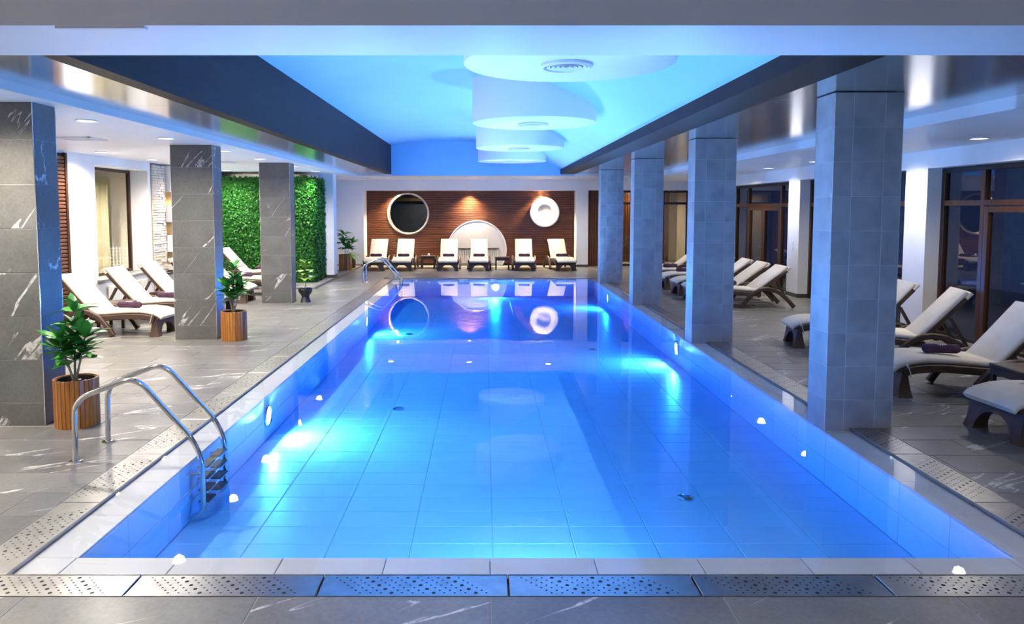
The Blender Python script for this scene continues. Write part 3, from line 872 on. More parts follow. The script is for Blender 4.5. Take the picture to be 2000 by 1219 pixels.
# radiator below the arched panel
rd = empty('radiator', (-0.22, YF+0.40, 0)); tag(rd, 'white finned radiator with dark shelf behind the end loungers', 'radiator')
for k in range(22):
    piece('fin', rd, 'radiator', (0.045, 0.09, 0.48), (-0.64 + k*0.061, 0, 0.33), 0.008)
piece('shelf', rd, 'plinth', (1.42, 0.16, 0.03), (0, -0.01, 0.605), 0.004)
# timber strips and glazing right of the pilaster
ts = empty('timber_panel', (0, YF+0.12, 0)); tag(ts, 'vertical brown timber boards right of the white pilaster', 'panel', kind='structure')
obj('backing', MB().box(3.52, 4.62, 0.02, 0.06, 0, 2.61), M['wood_back'], ts, sharp=0)
for k in range(13): piece('board', ts, 'wood_vert', (0.072, 0.03, 2.6), (3.565 + k*0.0835, 0, 1.305), 0.006)
wn = empty('window_1', (0, YF+0.12, 0)); tag(wn, 'dark framed glazing at the far end of the terrace side', 'window', kind='structure')
for x in (4.66, 5.40, 6.14, 6.96): piece('mullion', wn, 'frame_dark', (0.07, 0.07, 2.6), (x, 0, 1.3), 0.005)
for z in (0.05, 2.17, 2.58): piece('transom', wn, 'frame_dark', (2.34, 0.06, 0.08), (5.81, 0.0, z), 0.005)
for a, b in ((4.69, 5.37), (5.43, 6.11), (6.17, 6.93)):
    for c_, d in ((0.09, 2.13), (2.21, 2.54)):
        obj('pane', MB().box(a, b, -0.004, 0.004, c_, d), M['glass'], wn, sharp=0)
# corridor beyond
cb = MB(); cb.box(4.6, WX+0.3, YF+2.4, YF+2.5, 0, 3.0); cb.box(4.5, 4.6, YF+0.64, YF+2.5, 0, 3.0); cb.box(4.5, WX+0.3, YF+0.64, YF+2.5, 2.9, 3.0); cb.box(WX+0.2, WX+0.3, YF+0.64, YF+2.5, 0, 2.9)
struct('wall_corridor', cb, M['beige_wall'], 'warm lit corridor walls beyond the far glazing', 'wall', sharp=0)
ct = empty('timber_screen', (0, YF+2.28, 0)); tag(ct, 'warm brown slatted screen glowing behind the far glazing', 'screen')
for k in range(24): piece('slat', ct, 'wood_vert', (0.075, 0.04, 2.85), (4.72 + k*0.092, 0, 1.425), 0.006)
downlight(5.7, YF+1.9, 2.9, 150, C_SPOT, 'warm downlight in the corridor behind the far glazing', None)

# ---------------------------------------------------------------- terrace windows on the right
def terrace_window(nm, ya, yb, label):
    t = empty(nm, (WX+0.27, 0, 0)); tag(t, label, 'window', kind='structure')
    L = yb - ya
    k = L/4.15
    posts = [0.04, 0.98*k, 3.17*k, L-0.04]
    for p in posts: piece('mullion', t, 'frame_wood', (0.09, 0.085, 2.60), (0, ya+p, 1.30), 0.006)
    piece('head', t, 'frame_dark', (0.10, L-0.02, 0.07), (0, (ya+yb)/2, 2.59), 0.006)
    piece('transom', t, 'frame_wood', (0.085, L-0.1, 0.085), (0, (ya+yb)/2, 2.08), 0.006)
    piece('sill', t, 'frame_dark', (0.10, L-0.02, 0.06), (0, (ya+yb)/2, 0.03), 0.006)
    spans = list(zip(posts[:-1], posts[1:]))
    for i, (a, b) in enumerate(spans):
        y0, y1 = ya+a+0.045, ya+b-0.045
        obj('pane', MB().box(0.0, 0.008, y0, y1, 2.125, 2.555), M['glass'], t, sharp=0)
        if i != 1:
            obj('pane', MB().box(0.0, 0.008, y0, y1, 0.06, 2.035), M['glass'], t, sharp=0)
        else:
            mid = (y0+y1)/2
            for (p, q) in ((y0, mid-0.004), (mid+0.004, y1)):
                lf = MB(); fwid = 0.09
                lf.cbox(-0.045, 0.035, p, p+fwid, 0.06, 2.03, 0.006); lf.cbox(-0.045, 0.035, q-fwid, q, 0.06, 2.03, 0.006)
                lf.cbox(-0.045, 0.035, p+fwid, q-fwid, 1.94, 2.03, 0.006); lf.cbox(-0.045, 0.035, p+fwid, q-fwid, 0.06, 0.18, 0.006)
                d = obj('door_leaf', lf, M['frame_wood'], t, sharp=0)
                obj('glass_panel', MB().box(-0.004, 0.004, p+fwid, q-fwid, 0.18, 1.94), M['glass'], d, sharp=0)
                hx = q-0.045 if q < mid+0.1 and p < mid-0.1 and q <= mid else p+0.045
                obj('handle', MB().tube([(-0.05, hx, 1.0), (-0.10, hx, 1.0), (-0.10, hx+(-0.11 if q <= mid else 0.11), 1.0)], 0.009, 8), M['chrome'], d)
terrace_window('window_2', 7.65, 11.80, 'brown framed terrace doors behind the nearest loungers, dark outside')
terrace_window('window_3', 12.41, 16.56, 'brown framed terrace doors half hidden by the nearest square pillar')
terrace_window('window_4', 17.17, 21.45, 'brown framed terrace doors behind the farther lounger row')
terrace_window('window_5', 2.9, 7.04, 'brown framed terrace doors beside the viewer')
struct('terrace_ground', MB().box(WX+0.35, WX+6, YB, 27.5, -0.2, -0.05), M['plinth'], 'dark terrace paving outside the windows at night', 'ground', sharp=0)
for k, z in enumerate((1.18, 1.06)):
    o = obj('wall_socket', MB().cbox(WX-0.012, WX, 16.82, 16.90, z, z+0.08, 0.003), M['plastic'], sharp=0)
    tag(o, ('upper' if k == 0 else 'lower') + ' small switch plate on the white pier behind loungers', 'switch')

# ---------------------------------------------------------------- left wall features
wp = empty('timber_panel', (-WX, 0, 0)); tag(wp, 'slatted timber wall panel behind the nearest slate column', 'panel', kind='structure')
obj('backing', MB().box(0, 0.02, 8.6, 12.42, 0, Z_L-0.04), M['wood_back'], wp, sharp=0)
sm = MB(); z = 0.02
while z < Z_L-0.1:
    sm.cbox(0.018, 0.045, 8.62, 12.36, z, z+0.045, 0.004); z += 0.062
o = obj('slats', sm, M['wood_slat_side'], wp, sharp=0, recalc=False); o['kind'] = 'stuff'
obj('edge_post', MB().cbox(0.0, 0.06, 12.36, 12.43, 0, Z_L-0.03, 0.004), M['frame_wood'], wp, sharp=0)
# window to lounge
lw = empty('window_6', (-WX-0.40, 0, 0)); tag(lw, 'deep set indoor window looking into a beige room with a curtain', 'window', kind='structure')
for y in (wy0+0.03, wy1-0.03): piece('frame_post', lw, 'frame_wood', (0.07, 0.06, wz1-wz0), (0, y, (wz0+wz1)/2), 0.005)
for z in (wz0+0.03, wz1-0.03): piece('frame_rail', lw, 'frame_wood', (0.07, wy1-wy0-0.12, 0.06), (0, (wy0+wy1)/2, z), 0.005)
obj('pane', MB().box(-0.004, 0.004, wy0+0.06, wy1-0.06, wz0+0.06, wz1-0.06), M['glass'], lw, sharp=0)
obj('sill', MB().cbox(0.04, 0.46, wy0-0.05, wy1+0.05, wz0-0.035, wz0+0.005, 0.006), M['marble_sill'], lw, sharp=0)
lr = MB(); lr.box(-10.4, -10.3, 11.5, 18.5, 0, 3.0); lr.box(-10.4, -7.42, 18.4, 18.5, 0, 3.0); lr.box(-10.4, -7.42, 11.5, 11.6, 0, 3.0); lr.box(-10.4, -7.42, 11.5, 18.5, 2.9, 3.0); lr.box(-10.4, -7.42, 11.5, 18.5, -0.1, 0.0)
struct('wall_lounge', lr, M['beige_wall'], 'beige room beyond the indoor window', 'wall', sharp=0)
cu = MB(); vs_ = []; fs_ = []; nn = 60
for k in range(nn+1):
    x = -10.25 + 1.35*k/nn; y = 17.6 + 0.05*math.sin(k*1.25)
    vs_ += [(x, y, 0.02), (x, y, 2.55), (x, y+0.012, 0.02), (x, y+0.012, 2.55)]
for k in range(nn):
    a = 4*k; fs_ += [(a, a+4, a+5, a+1), (a+2, a+3, a+7, a+6)]
o = obj('curtain', cu.add(vs_, fs_), M['curtain'], sharp=60, recalc=False); tag(o, 'beige pleated curtain seen through the indoor window', 'curtain')
downlight(-8.7, 16.3, 2.9, 560, C_WARM, 'downlight in the beige room beyond the indoor window', None)
# cane chair in the lounge
cc = empty('cane_chair', (-8.30, 16.7, 0), R(8)); tag(cc, 'pale lattice-backed chair seen through the indoor window', 'chair')
lat = MB()
for k in range(7): lat.box(-0.22+k*0.07, -0.205+k*0.07, 0.22, 0.235, 0.45, 1.12)
for k in range(9): lat.box(-0.22, 0.215, 0.218, 0.237, 0.48+k*0.075, 0.495+k*0.075)
obj('backrest', lat, M['white_cane'], cc, sharp=0)
obj('seat', MB().cbox(-0.24, 0.24, -0.24, 0.24, 0.41, 0.46, 0.015), M['white_cane'], cc, sharp=0)
for sx in (-0.21, 0.21):
    for sy in (-0.21, 0.21): obj('leg', MB().tube([(sx, sy, 0), (sx, sy, 0.42)], 0.018, 8), M['white_cane'], cc)
# radiator below it
rd = empty('radiator', (-WX+0.06, 14.4, 0), R(90)); tag(rd, 'white radiator under the indoor window behind loungers', 'radiator')
for k in range(24): piece('fin', rd, 'radiator', (0.045, 0.07, 0.48), (-0.70 + k*0.061, 0, 0.33), 0.008)
# stacked stone strip
ss = empty('stone_cladding', (-WX, 0, 0)); tag(ss, 'strip of rough stacked beige stone between window and shelves', 'cladding', kind='structure')
obj('mortar', MB().box(-0.02, 0.008, 15.62, 16.24, 0, Z_L), principled('mortar', (0.30, 0.27, 0.22), 0.9, build=mottled((0.26, 0.23, 0.19), (0.34, 0.31, 0.26), 20)), ss, sharp=0)
rr = random.Random(3); z = 0.0
sizes = [(0.03, 0.16, 0.052), (0.045, 0.22, 0.056), (0.038, 0.30, 0.05), (0.05, 0.12, 0.056)]
while z < Z_L-0.02:
    y = 15.62; h = 0.056
    while y < 16.22:
        s_ = rr.choice(sizes); Ln = min(s_[1], 16.24-y)
        if Ln < 0.05: break
        if Ln < s_[1] - 1e-4: s_ = (s_[0], round(Ln/0.04)*0.04 or 0.04, s_[2])
        if z + 0.056 < Z_L: piece('stone', ss, 'stone', (s_[0], s_[1]-0.006, s_[2]), (0.008+s_[0]/2, y+s_[1]/2, z+0.028), 0.008)
        y += s_[1]
    z += h
# white block shelves with timber niches
sh = empty('niche_shelf', (-WX, 16.25, 0)); tag(sh, 'white block shelves with timber lined niches beside the stone strip', 'shelf', kind='structure')
obj('timber_back', MB().box(0.0, 0.02, 0, 1.3, 0.60, Z_L-0.03), M['niche_wood'], sh, sharp=0)
for k, (a, b) in enumerate(((2.36, 2.93), (1.70, 2.07), (1.045, 1.41), (0.64, 0.76))):
    piece('block', sh, 'white_paint', (0.16, 1.28, b-a), (0.08, 0.66, (a+b)/2), 0.004)
lc = empty('low_cabinet', (-WX+0.04, 16.3, 0)); tag(lc, 'low beige cabinet with dark top below the niche shelves', 'cabinet')
obj('body', MB().cbox(0, 0.12, -0.5, 0.95, 0, 0.58, 0.008), M['frosted'], lc, sharp=0)
obj('top', MB().cbox(-0.0, 0.14, -0.53, 0.98, 0.58, 0.615, 0.006), M['plinth'], lc, sharp=0)

# ---------------------------------------------------------------- green wall
gw_ = empty('green_wall', (0, 0, 0)); tag(gw_, 'tall green leafy plant wall behind the slate columns', 'green wall')
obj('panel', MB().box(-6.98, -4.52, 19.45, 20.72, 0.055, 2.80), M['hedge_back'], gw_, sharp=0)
rr = random.Random(11)
gl = MB()
def leaf_quad(p, nrm, up, L, W):
    side = nrm.cross(up).normalized()
    tip = p + up*L + nrm*(0.25*L)
    midp = p + up*(0.5*L) + nrm*(0.28*L)
    gl.add([p, midp + side*W, tip, midp - side*W, midp - nrm*0.12*W], [(0, 1, 4), (1, 2, 4), (2, 3, 4), (3, 0, 4)])
def rvec():
    return Vector((rr.gauss(0, 1), rr.gauss(0, 1), rr.gauss(0, 1))).normalized()
for k in range(15000):
    x = rr.uniform(-7.0, -4.46); z = rr.uniform(0.06, 2.80)
    nrm = (Vector((0, -1, 0)) + rvec()*0.55).normalized()
    a = rvec(); up = (a - nrm*a.dot(nrm)).normalized()
    leaf_quad(Vector((x, 19.45 - rr.uniform(-0.01, 0.07), z)), nrm, up, rr.uniform(0.05, 0.085), rr.uniform(0.018, 0.03))
for k in range(5500):
    y = rr.uniform(19.40, 20.74); z = rr.uniform(0.06, 2.80)
    nrm = (Vector((1, 0, 0)) + rvec()*0.55).normalized()
    a = rvec(); up = (a - nrm*a.dot(nrm)).normalized()
    leaf_quad(Vector((-4.52 + rr.uniform(-0.01, 0.07), y, z)), nrm, up, rr.uniform(0.05, 0.085), rr.uniform(0.018, 0.03))
o = obj('foliage', gl, M['hedge_leaf'], gw_, sharp=0, recalc=False); o['kind'] = 'stuff'

# ---------------------------------------------------------------- sun loungers
seat_path = [(-0.015, 0.265), (0.02, 0.295), (0.08, 0.320), (0.18, 0.345), (0.32, 0.360), (0.50, 0.357), (0.70, 0.342), (0.90, 0.326), (1.10, 0.318)]
def make_lounger(tx=0.0, tz=0.0):
    t = empty('sun_lounger')
    hw = 0.30
    # frame: side rails, arched legs, foot panel, back bars
    for s in (-1, 1):
        y0, y1 = (s*0.30, s*0.345) if s > 0 else (s*0.345, s*0.30)
        rail = [(x, z - 0.085) for x, z in seat_path[2:]]
        obj('side_rail', MB().ribbon(rail, y0, y1, 0.085, 0.010), M['wicker'], t)
        y0, y1 = (0.335, 0.40) if s > 0 else (-0.40, -0.335)
        arch = [(0.74, 0.0), (0.80, 0.09), (0.88, 0.19), (0.97, 0.275), (1.08, 0.335), (1.20, 0.355), (1.33, 0.335), (1.46, 0.27), (1.57, 0.18), (1.66, 0.09), (1.74, 0.0)]
        obj('arched_leg', MB().ribbon(arch, y0, y1, 0.075, 0.012), M['wicker'], t)
        y0, y1 = (0.235, 0.285) if s > 0 else (-0.285, -0.235)
        obj('back_bar', MB().ribbon([(1.05, 0.255), (1.12, 0.31), (1.60+tx, 0.845+tz)], y0, y1, 0.055, 0.008), M['wicker'], t)
        obj('prop', MB().ribbon([(1.40+tx*0.6, 0.60+tz*0.6), (1.60, 0.24)], y0, y1, 0.035), M['wicker'], t)
    # foot panel with an arched cut-out
    n = 16; outer = []; inner = []
    for k in range(n+1):
        u = -1 + 2*k/n
        a = math.pi*(1 - k/n)
        inner.append((0.215*math.cos(a), 0.20*math.sin(a)))
        if k == 0: outer.append((-0.345, 0.0))
        elif k == n: outer.append((0.345, 0.0))
        else: outer.append((0.315*max(-1, min(1, 1.6*u)), 0.27 if abs(u) < 0.63 else 0.27*(1-abs(u))/0.37))
    vs = []
    for (xb, xt) in ((0.0, 0.045), (0.15, 0.10)):
        for ring in (outer, inner):
            for (y, z) in ring: vs.append((xb + (xt-xb)*min(1, z/0.27), y, z))
    m = n+1; fs = []
    for k in range(n):
        fs += [(k, k+1, m+k+1, m+k), (2*m+k, 3*m+k, 3*m+k+1, 2*m+k+1), (k, 2*m+k, 2*m+k+1, k+1), (m+k, m+k+1, 3*m+k+1, 3*m+k)]
    fs += [(0, m, 3*m, 2*m), (n, 2*m+n, 3*m+n, m+n)]
    obj('foot_panel', MB().add(vs, fs), M['wicker'], t, sharp=30)
    obj('seat_deck', MB().ribbon([(x, z-0.03) for x, z in seat_path[1:]], -0.30, 0.30, 0.028), M['wicker'], t)
    obj('crossbar', MB().box(1.22, 1.27, -0.34, 0.34, 0.33, 0.37), M['wicker'], t, sharp=0)
    obj('back_panel', MB().ribbon([(1.10, 0.34), (1.58+tx, 0.87+tz)], -0.24, 0.24, 0.02), M['wicker'], t)
    # cushions
    obj('seat_cushion', MB().ribbon(seat_path, -0.305, 0.305, 0.062, 0.018), M['cushion'], t, sharp=50)
    bc = obj('back_cushion', MB().ribbon([(1.075, 0.335), (1.13, 0.385), (1.30+tx*0.3, 0.57+tz*0.3), (1.50+tx*0.8, 0.80+tz*0.8), (1.61+tx, 0.925+tz)], -0.285, 0.285, 0.062, 0.018), M['cushion'], t, sharp=50)
    obj('hood', MB().ribbon([(1.52+tx*0.85, 0.755+tz*0.8), (1.66+tx, 0.92+tz)], -0.283, 0.283, 0.05, 0.012), M['cushion'], bc, sharp=50)
    for s in (-1, 1):
        obj('strap', MB().ribbon([(0.13, 0.225), (0.105, 0.30), (0.085, 0.365)], s*0.335-0.018, s*0.335+0.018, 0.008), M['cushion'], t)
    return t
protos = {}
def lounger(x, y, rz, label, group, z=0.0, low=False):
    if low not in protos: o = protos[low] = make_lounger(0.07, -0.13) if low else make_lounger()
    else: o = copy_tree(protos[low])
    o.location = (x, y, z); o.rotation_euler = (0, 0, R(rz))
    tag(o, label, 'sun lounger', group)
    return o
def make_towel():
    t = empty('rolled_towel')
    L, r = 0.38, 0.055
    pts = [(-L/2, 0), (-L/2+0.012, 0.75), (-L/2+0.03, 1), (L/2-0.03, 1), (L/2-0.012, 0.75), (L/2, 0)]
    n = 20; vs = []; fs = []
    for (x, k) in pts:
        for q in range(n):
            a = 2*math.pi*q/n
            rr_ = max(0.002, k*r*(1 + (0.08 if q == 3 else 0)))
            vs.append((x, rr_*math.cos(a), 0.052 + rr_*math.sin(a)*0.93))
    for i in range(len(pts)-1):
        for q in range(n): fs.append((i*n+q, i*n+(q+1) % n, (i+1)*n+(q+1) % n, (i+1)*n+q))
    obj('roll', MB().add(vs, fs), M['towel'], t, sharp=60)
    # spiral end folds
    for s in (-1, 1):
        sp = [(s*(L/2-0.010+0.004*min(1, k/6)), 0.0075*k*0.32*math.cos(k*0.62), 0.052 + 0.0075*k*0.30*math.sin(k*0.62)) for k in range(1, 18)]
        obj('fold', MB().tube(sp, 0.004, 5), M['towel'], t)
    em = MB()
    for k in range(5):                                  # embroidered crest: a crown of strokes above two bars
        a0 = R(56 + 0); 
        x = -0.036 + k*0.018; h = (0.20, 0.30, 0.42, 0.30, 0.20)[k]
        def P(xx, ang): return (xx, 0.0565*math.cos(ang), 0.052 + 0.0535*math.sin(ang))
        a1, a2 = R(66), R(66) + h
        for sgn in (1, -1):
            aa = [(R(90) + sgn*R(20)), (R(90) + sgn*(R(20) + h))]
            em.add([P(x-0.006, aa[0]), P(x+0.006, aa[0]), P(x+0.004, aa[1]), P(x-0.004, aa[1])], [(0, 1, 2, 3)])
    for sgn in (1, -1):
        for (b0, b1) in ((8, 13), (15, 18)):
            w0 = 0.062 if b0 < 10 else 0.045
            em.add([(-w0, 0.0565*math.cos(R(90+sgn*b0)), 0.052+0.0535*math.sin(R(90+sgn*b0))), (w0, 0.0565*math.cos(R(90+sgn*b0)), 0.052+0.0535*math.sin(R(90+sgn*b0))),
                    (w0, 0.0565*math.cos(R(90+sgn*b1)), 0.052+0.0535*math.sin(R(90+sgn*b1))), (-w0, 0.0565*math.cos(R(90+sgn*b1)), 0.052+0.0535*math.sin(R(90+sgn*b1)))], [(0, 1, 2, 3)])
    o = obj('emblem', em, M['emblem'], t, sharp=0, recalc=False); o['label'] = 'pale embroidered crest on the towel'
    return t
proto_towel = make_towel(); _ft = [True]
def towel(lg, lx, ly, rz, label):
    o = proto_towel if _ft[0] else copy_tree(proto_towel)
    _ft[0] = False
    a = lg.rotation_euler.z
    o.location = (lg.location.x + lx*math.cos(a) - ly*math.sin(a), lg.location.y + lx*math.sin(a) + ly*math.cos(a), lg.location.z + 0.421)
    o.rotation_euler = (0, 0, a + R(rz))
    tag(o, label, 'towel', 'rolled towels on the loungers')
ON = ['first', 'second', 'third', 'fourth', 'fifth', 'sixth']
# left row: heads to the window wall
for i, (x, y, rz) in enumerate(((-5.06, 11.78, 176.5), (-5.02, 13.14, 178.5), (-5.0, 14.40, 178), (-5.02, 15.85, 180), (-4.95, 17.25, 180))):
    lb = ('wicker lounger by the nearest slate column, closest of the row at the curtain window', 'second wicker lounger of the row at the curtain window', 'third wicker lounger of the row at the curtain window, near stone strip',
          'fourth wicker lounger of the row at the curtain window, behind planter', 'fifth wicker lounger of the row, close before the green wall')[i]
    g = lounger(x, y, rz, lb, 'loungers along the curtain window', 0.0)
    towel(g, 0.58 if i < 3 else 0.62, 0.10, 0, f'purple rolled towel on the {ON[i]} lounger along the curtain window')
g = lounger(-4.95, 18.62, 180, 'last wicker lounger of the row, right against the green wall', 'loungers along the curtain window', 0.055)
towel(g, 0.6, 0.0, 0, 'purple rolled towel on the lounger right against the green wall')
# end row: feet to the pool
for i, (x, rz) in enumerate(((-3.56, 90), (-2.66, 90), (-1.18, 91), (-0.19, 90), (1.28, 89), (2.60, 97))):
    g = lounger(x, 23.60, rz, f'wicker lounger in the end row below the timber wall, {ON[i]} from the left', 'loungers in the end row')
    towel(g, 0.66, 0.0, 90, f'purple rolled towel on the end row lounger, {ON[i]} from the left')
# right rows: heads to the terrace windows
for i, (x, y, rz) in enumerate(((4.47, 6.44, 4), (4.38, 8.06, -2), (4.60, 9.95, -15), (4.48, 10.84, -9))):
    lb = ('wicker lounger cut off at the lower right corner, nearest the viewer', 'second nearest wicker lounger by the terrace doors, towel across its seat',
          'third wicker lounger by the terrace doors, mostly behind the nearest pillar', 'fourth wicker lounger by the terrace doors, foot end showing between pillars')[i]
    g = lounger(x, y, rz, lb, 'near loungers by the terrace doors')
    towel(g, 0.60, 0.12 if i != 1 else -0.02, -6, f'purple rolled towel on the {ON[i]} lounger by the near terrace doors')
for i, (y, rz) in enumerate(((15.10, 2), (16.15, 2), (17.20, 0), (18.45, 0), (19.80, 0), (21.2, 0))):
    g = lounger(4.42, y, rz, f'wicker lounger in the farther row by the terrace doors, {ON[i]} from the viewer', 'farther loungers by the terrace doors', low=True)
    towel(g, 0.55, 0.05, 0, f'purple rolled towel in the farther terrace door row, {ON[i]} from the viewer')

# ---------------------------------------------------------------- side tables
def make_table():
    t = empty('side_table')
    obj('table_top', MB().cbox(-0.24, 0.24, -0.24, 0.24, 0.385, 0.42, 0.008), M['wicker'], t, sharp=0)
    a = MB()
    for (x0, x1, y0, y1) in ((-0.22, 0.22, -0.225, -0.205), (-0.22, 0.22, 0.205, 0.225), (-0.225, -0.205, -0.22, 0.22), (0.205, 0.225, -0.22, 0.22)): a.box(x0, x1, y0, y1, 0.31, 0.386)
    obj('apron', a, M['wicker'], t, sharp=0)
    for sx in (-1, 1):
        for sy in (-1, 1): obj('leg', MB().cbox(sx*0.207-0.022, sx*0.207+0.022, sy*0.207-0.022, sy*0.207+0.022, 0, 0.386, 0.004), M['wicker'], t, sharp=0)
    return t
tp = make_table()
for i, (x, y, rz, lb) in enumerate(((-1.90, 24.85, 0, 'brown wicker side table with candle, between end row loungers'), (0.57, 24.2, 0, 'brown wicker side table beside the end wall radiator'),
                                    (-6.25, 12.51, 0, 'brown wicker side table between the two nearest window wall loungers'), (5.42, 7.30, 0, 'dark wicker side table at the right edge between two loungers'))):
    o = tp if i == 0 else copy_tree(tp)
    o.location = (x, y, 0); o.rotation_euler = (0, 0, R(rz)); tag(o, lb, 'table', 'wicker side tables')
cd = empty('candle', (-1.88, 24.80, 0.42)); tag(cd, 'small cream candle on the end row side table', 'candle')
obj('wax', MB().lathe([(0.035, 0), (0.036, 0.07), (0.028, 0.075), (0.004, 0.07)], 16), M['candle'], cd)
obj('wick', MB().tube([(0, 0, 0.07), (0.003, 0, 0.095)], 0.002, 5), M['frame_dark'], cd)

# ---------------------------------------------------------------- pool ladders
def arc_path(pts, rad=0.10, n=6):
    """polyline with rounded corners"""
    P = [Vector(p) for p in pts]; out = [P[0]]
    for i in range(1, len(P)-1):
        a, b, c_ = P[i-1], P[i], P[i+1]
        d1 = (a-b); d2 = (c_-b); r = min(rad, d1.length*0.45, d2.length*0.45)
        p0 = b + d1.normalized()*r; p1 = b + d2.normalized()*r
        for k in range(n+1):
            t_ = k/n; out.append(p0*(1-t_)**2 + b*2*t_*(1-t_) + p1*t_**2)
    out.append(P[-1]); return out
def make_ladder():
    t = empty('pool_ladder')
    for y in (0.0, 0.51):
        path = arc_path([(-3.235, y, 0.0), (-3.225, y, 0.50), (-2.74, y, 0.685), (-2.31, y, 0.19), (-2.235, y, 0.02), (-2.235, y, -0.40), (-2.335, y, -0.46)], 0.13, 7)
        rl_ = obj('handrail', MB().tube(path, 0.0215, 14), M['chrome'], t, sharp=60)
        obj('flange', MB().lathe([(0.052, 0.0), (0.052, 0.008), (0.040, 0.014), (0.024, 0.016)], 24, (-3.235, y, 0)), M['chrome'], rl_)
        obj('wall_bracket', MB().tube([(-2.235, y, -0.10), (PX0, y, -0.10)], 0.009, 8), M['chrome'], rl_)
    for k in range(4):
        z = -0.06 - k*0.095
        tr = obj('tread', MB().cbox(-2.285, -2.205, 0.02, 0.49, z-0.012, z+0.008, 0.004), M['chrome'], t, sharp=0)
        for (a, b) in ((0.03, 0.20), (0.29, 0.48)):
            obj('grip_pad', MB().cbox(-2.287, -2.203, a, b, z-0.006, z+0.013, 0.004), M['tread'], tr, sharp=0)
    return t
lad = make_ladder(); lad.location = (0, 5.74, 0)
tag(lad, 'near chrome pool ladder with arched handrails and dark treads', 'pool ladder', 'pool ladders')
lad2 = copy_tree(lad); lad2.location = (0, 19.55, 0)
tag(lad2, 'far chrome pool ladder by the end row of loungers', 'pool ladder', 'pool ladders')
dr = MB().lathe([(0.06, 0.0), (0.06, 0.012), (0.045, 0.018), (0.0001, 0.018)], 20)
for i, (x, y) in enumerate(((1.73, 6.25), (-1.08, 9.1), (1.9, 13.0), (-1.5, 14.6))):
    o = obj('floor_inlet', MB().lathe([(0.07, 0.0), (0.07, 0.012), (0.05, 0.02), (0.0001, 0.02)], 20), M['chrome'], loc=(x, y, -PD))
    tag(o, ('small round inlet on the pool floor, nearest to the viewer', 'small round inlet on the pool floor left of centre', 'small round inlet on the pool floor by the second grey pillar', 'small round inlet on the pool floor towards the far ladder')[i], 'inlet', 'pool floor inlets')

# ---------------------------------------------------------------- potted plants
def leaf_mesh(name, mat, L=0.2, W=0.045, droop=0.25, n=5, fold=0.25):
    vs = []; fs = []
    for i in range(n+1):
        u = i/n; w_ = W*math.sin(math.pi*min(1, u*0.92+0.08))**0.8 if 0 < u < 1 else (0.003 if u == 0 else 0.002)
        x = L*u; z = 0.12*L*math.sin(u*1.6) - droop*L*u*u
        vs += [(x, -w_, z + w_*fold), (x, 0, z), (x, w_, z + w_*fold)]
    for i in range(n):
        a = 3*i; fs += [(a, a+3, a+4, a+1), (a+1, a+4, a+5, a+2)]
    me = MB().add(vs, fs).mesh(name, 60); me.materials.append(M[mat]); return me
LM = {'broad': leaf_mesh('leaf', 'leaf', 0.24, 0.042, 0.22), 'broad2': leaf_mesh('leaf', 'leaf', 0.20, 0.040, 0.05), 'lime': leaf_mesh('leaf', 'leaf_lime', 0.27, 0.095, 0.30, 6, 0.15), 'strap': leaf_mesh('leaf', 'leaf', 0.32, 0.022, 0.35, 6), 'lime_strap': leaf_mesh('leaf', 'leaf_lime', 0.34, 0.014, 0.95, 6)}
def orient(o, d, roll=0.0):
    d = Vector(d).normalized()
    up = Vector((0, 0, 1)) if abs(d.z) < 0.98 else Vector((1, 0, 0))
    y = up.cross(d).normalized(); z = d.cross(y)
    m = Matrix((d, y, z)).transposed()
    o.rotation_euler = (m @ Matrix.Rotation(roll, 3, 'X')).to_euler()
def whorl(parent, c, n, kind, rr, el=(0.15, 0.75), sc=(0.8, 1.1)):
    for k in range(n):
        a = 2*math.pi*(k + rr.uniform(-0.3, 0.3))/n; e = rr.uniform(*el)
        o = link('leaf', LM[kind], None, parent, c)
        orient(o, (math.cos(a)*math.cos(e), math.sin(a)*math.cos(e), math.sin(e)), rr.uniform(-0.4, 0.4))
        s = rr.uniform(*sc); o.scale = (s, s, s)
def stave_pot(t, r=0.185, h=0.44, n=30):
    pot = obj('pot', MB().lathe([(0.04, 0.012), (r-0.015, 0.012), (r-0.012, h-0.01), (r-0.028, h-0.01), (r-0.03, h-0.07), (0.0001, h-0.07)], 40, cap=False), M['dark_liner'], t)
    w_ = 2*math.pi*r/n
    k_ = ('stave', round(r, 3), round(h, 3))
    if k_ not in _pt:
        me = MB().cbox(-0.010, 0.010, -w_/2+0.001, w_/2-0.001, 0, h, 0.0025).mesh('stave', 0); me.materials.append(M['stave']); _pt[k_] = me
    for k in range(n):
        a = 2*math.pi*k/n
        link('stave', _pt[k_], None, pot, (math.cos(a)*(r-0.005), math.sin(a)*(r-0.005), 0), (0, 0, a))
    obj('soil', MB().lathe([(r-0.03, h-0.068), (0.10, h-0.055), (0.0001, h-0.05)], 32, cap=False), M['soil'], t)
    return pot
def pebbles(t, r, z, n, rr):
    for k in range(n):
        a = rr.uniform(0, 6.28); q = rr.uniform(0.02, r); s = rr.uniform(0.010, 0.018)
        o = obj('pebble', MB().lathe([(0.002, -0.6*s), (0.8*s, -0.3*s), (s, 0), (0.7*s, 0.4*s), (0.002, 0.6*s)], 8, cap=False), M['pebble'], t, loc=(q*math.cos(a), q*math.sin(a), z + 0.3*s), sharp=60)
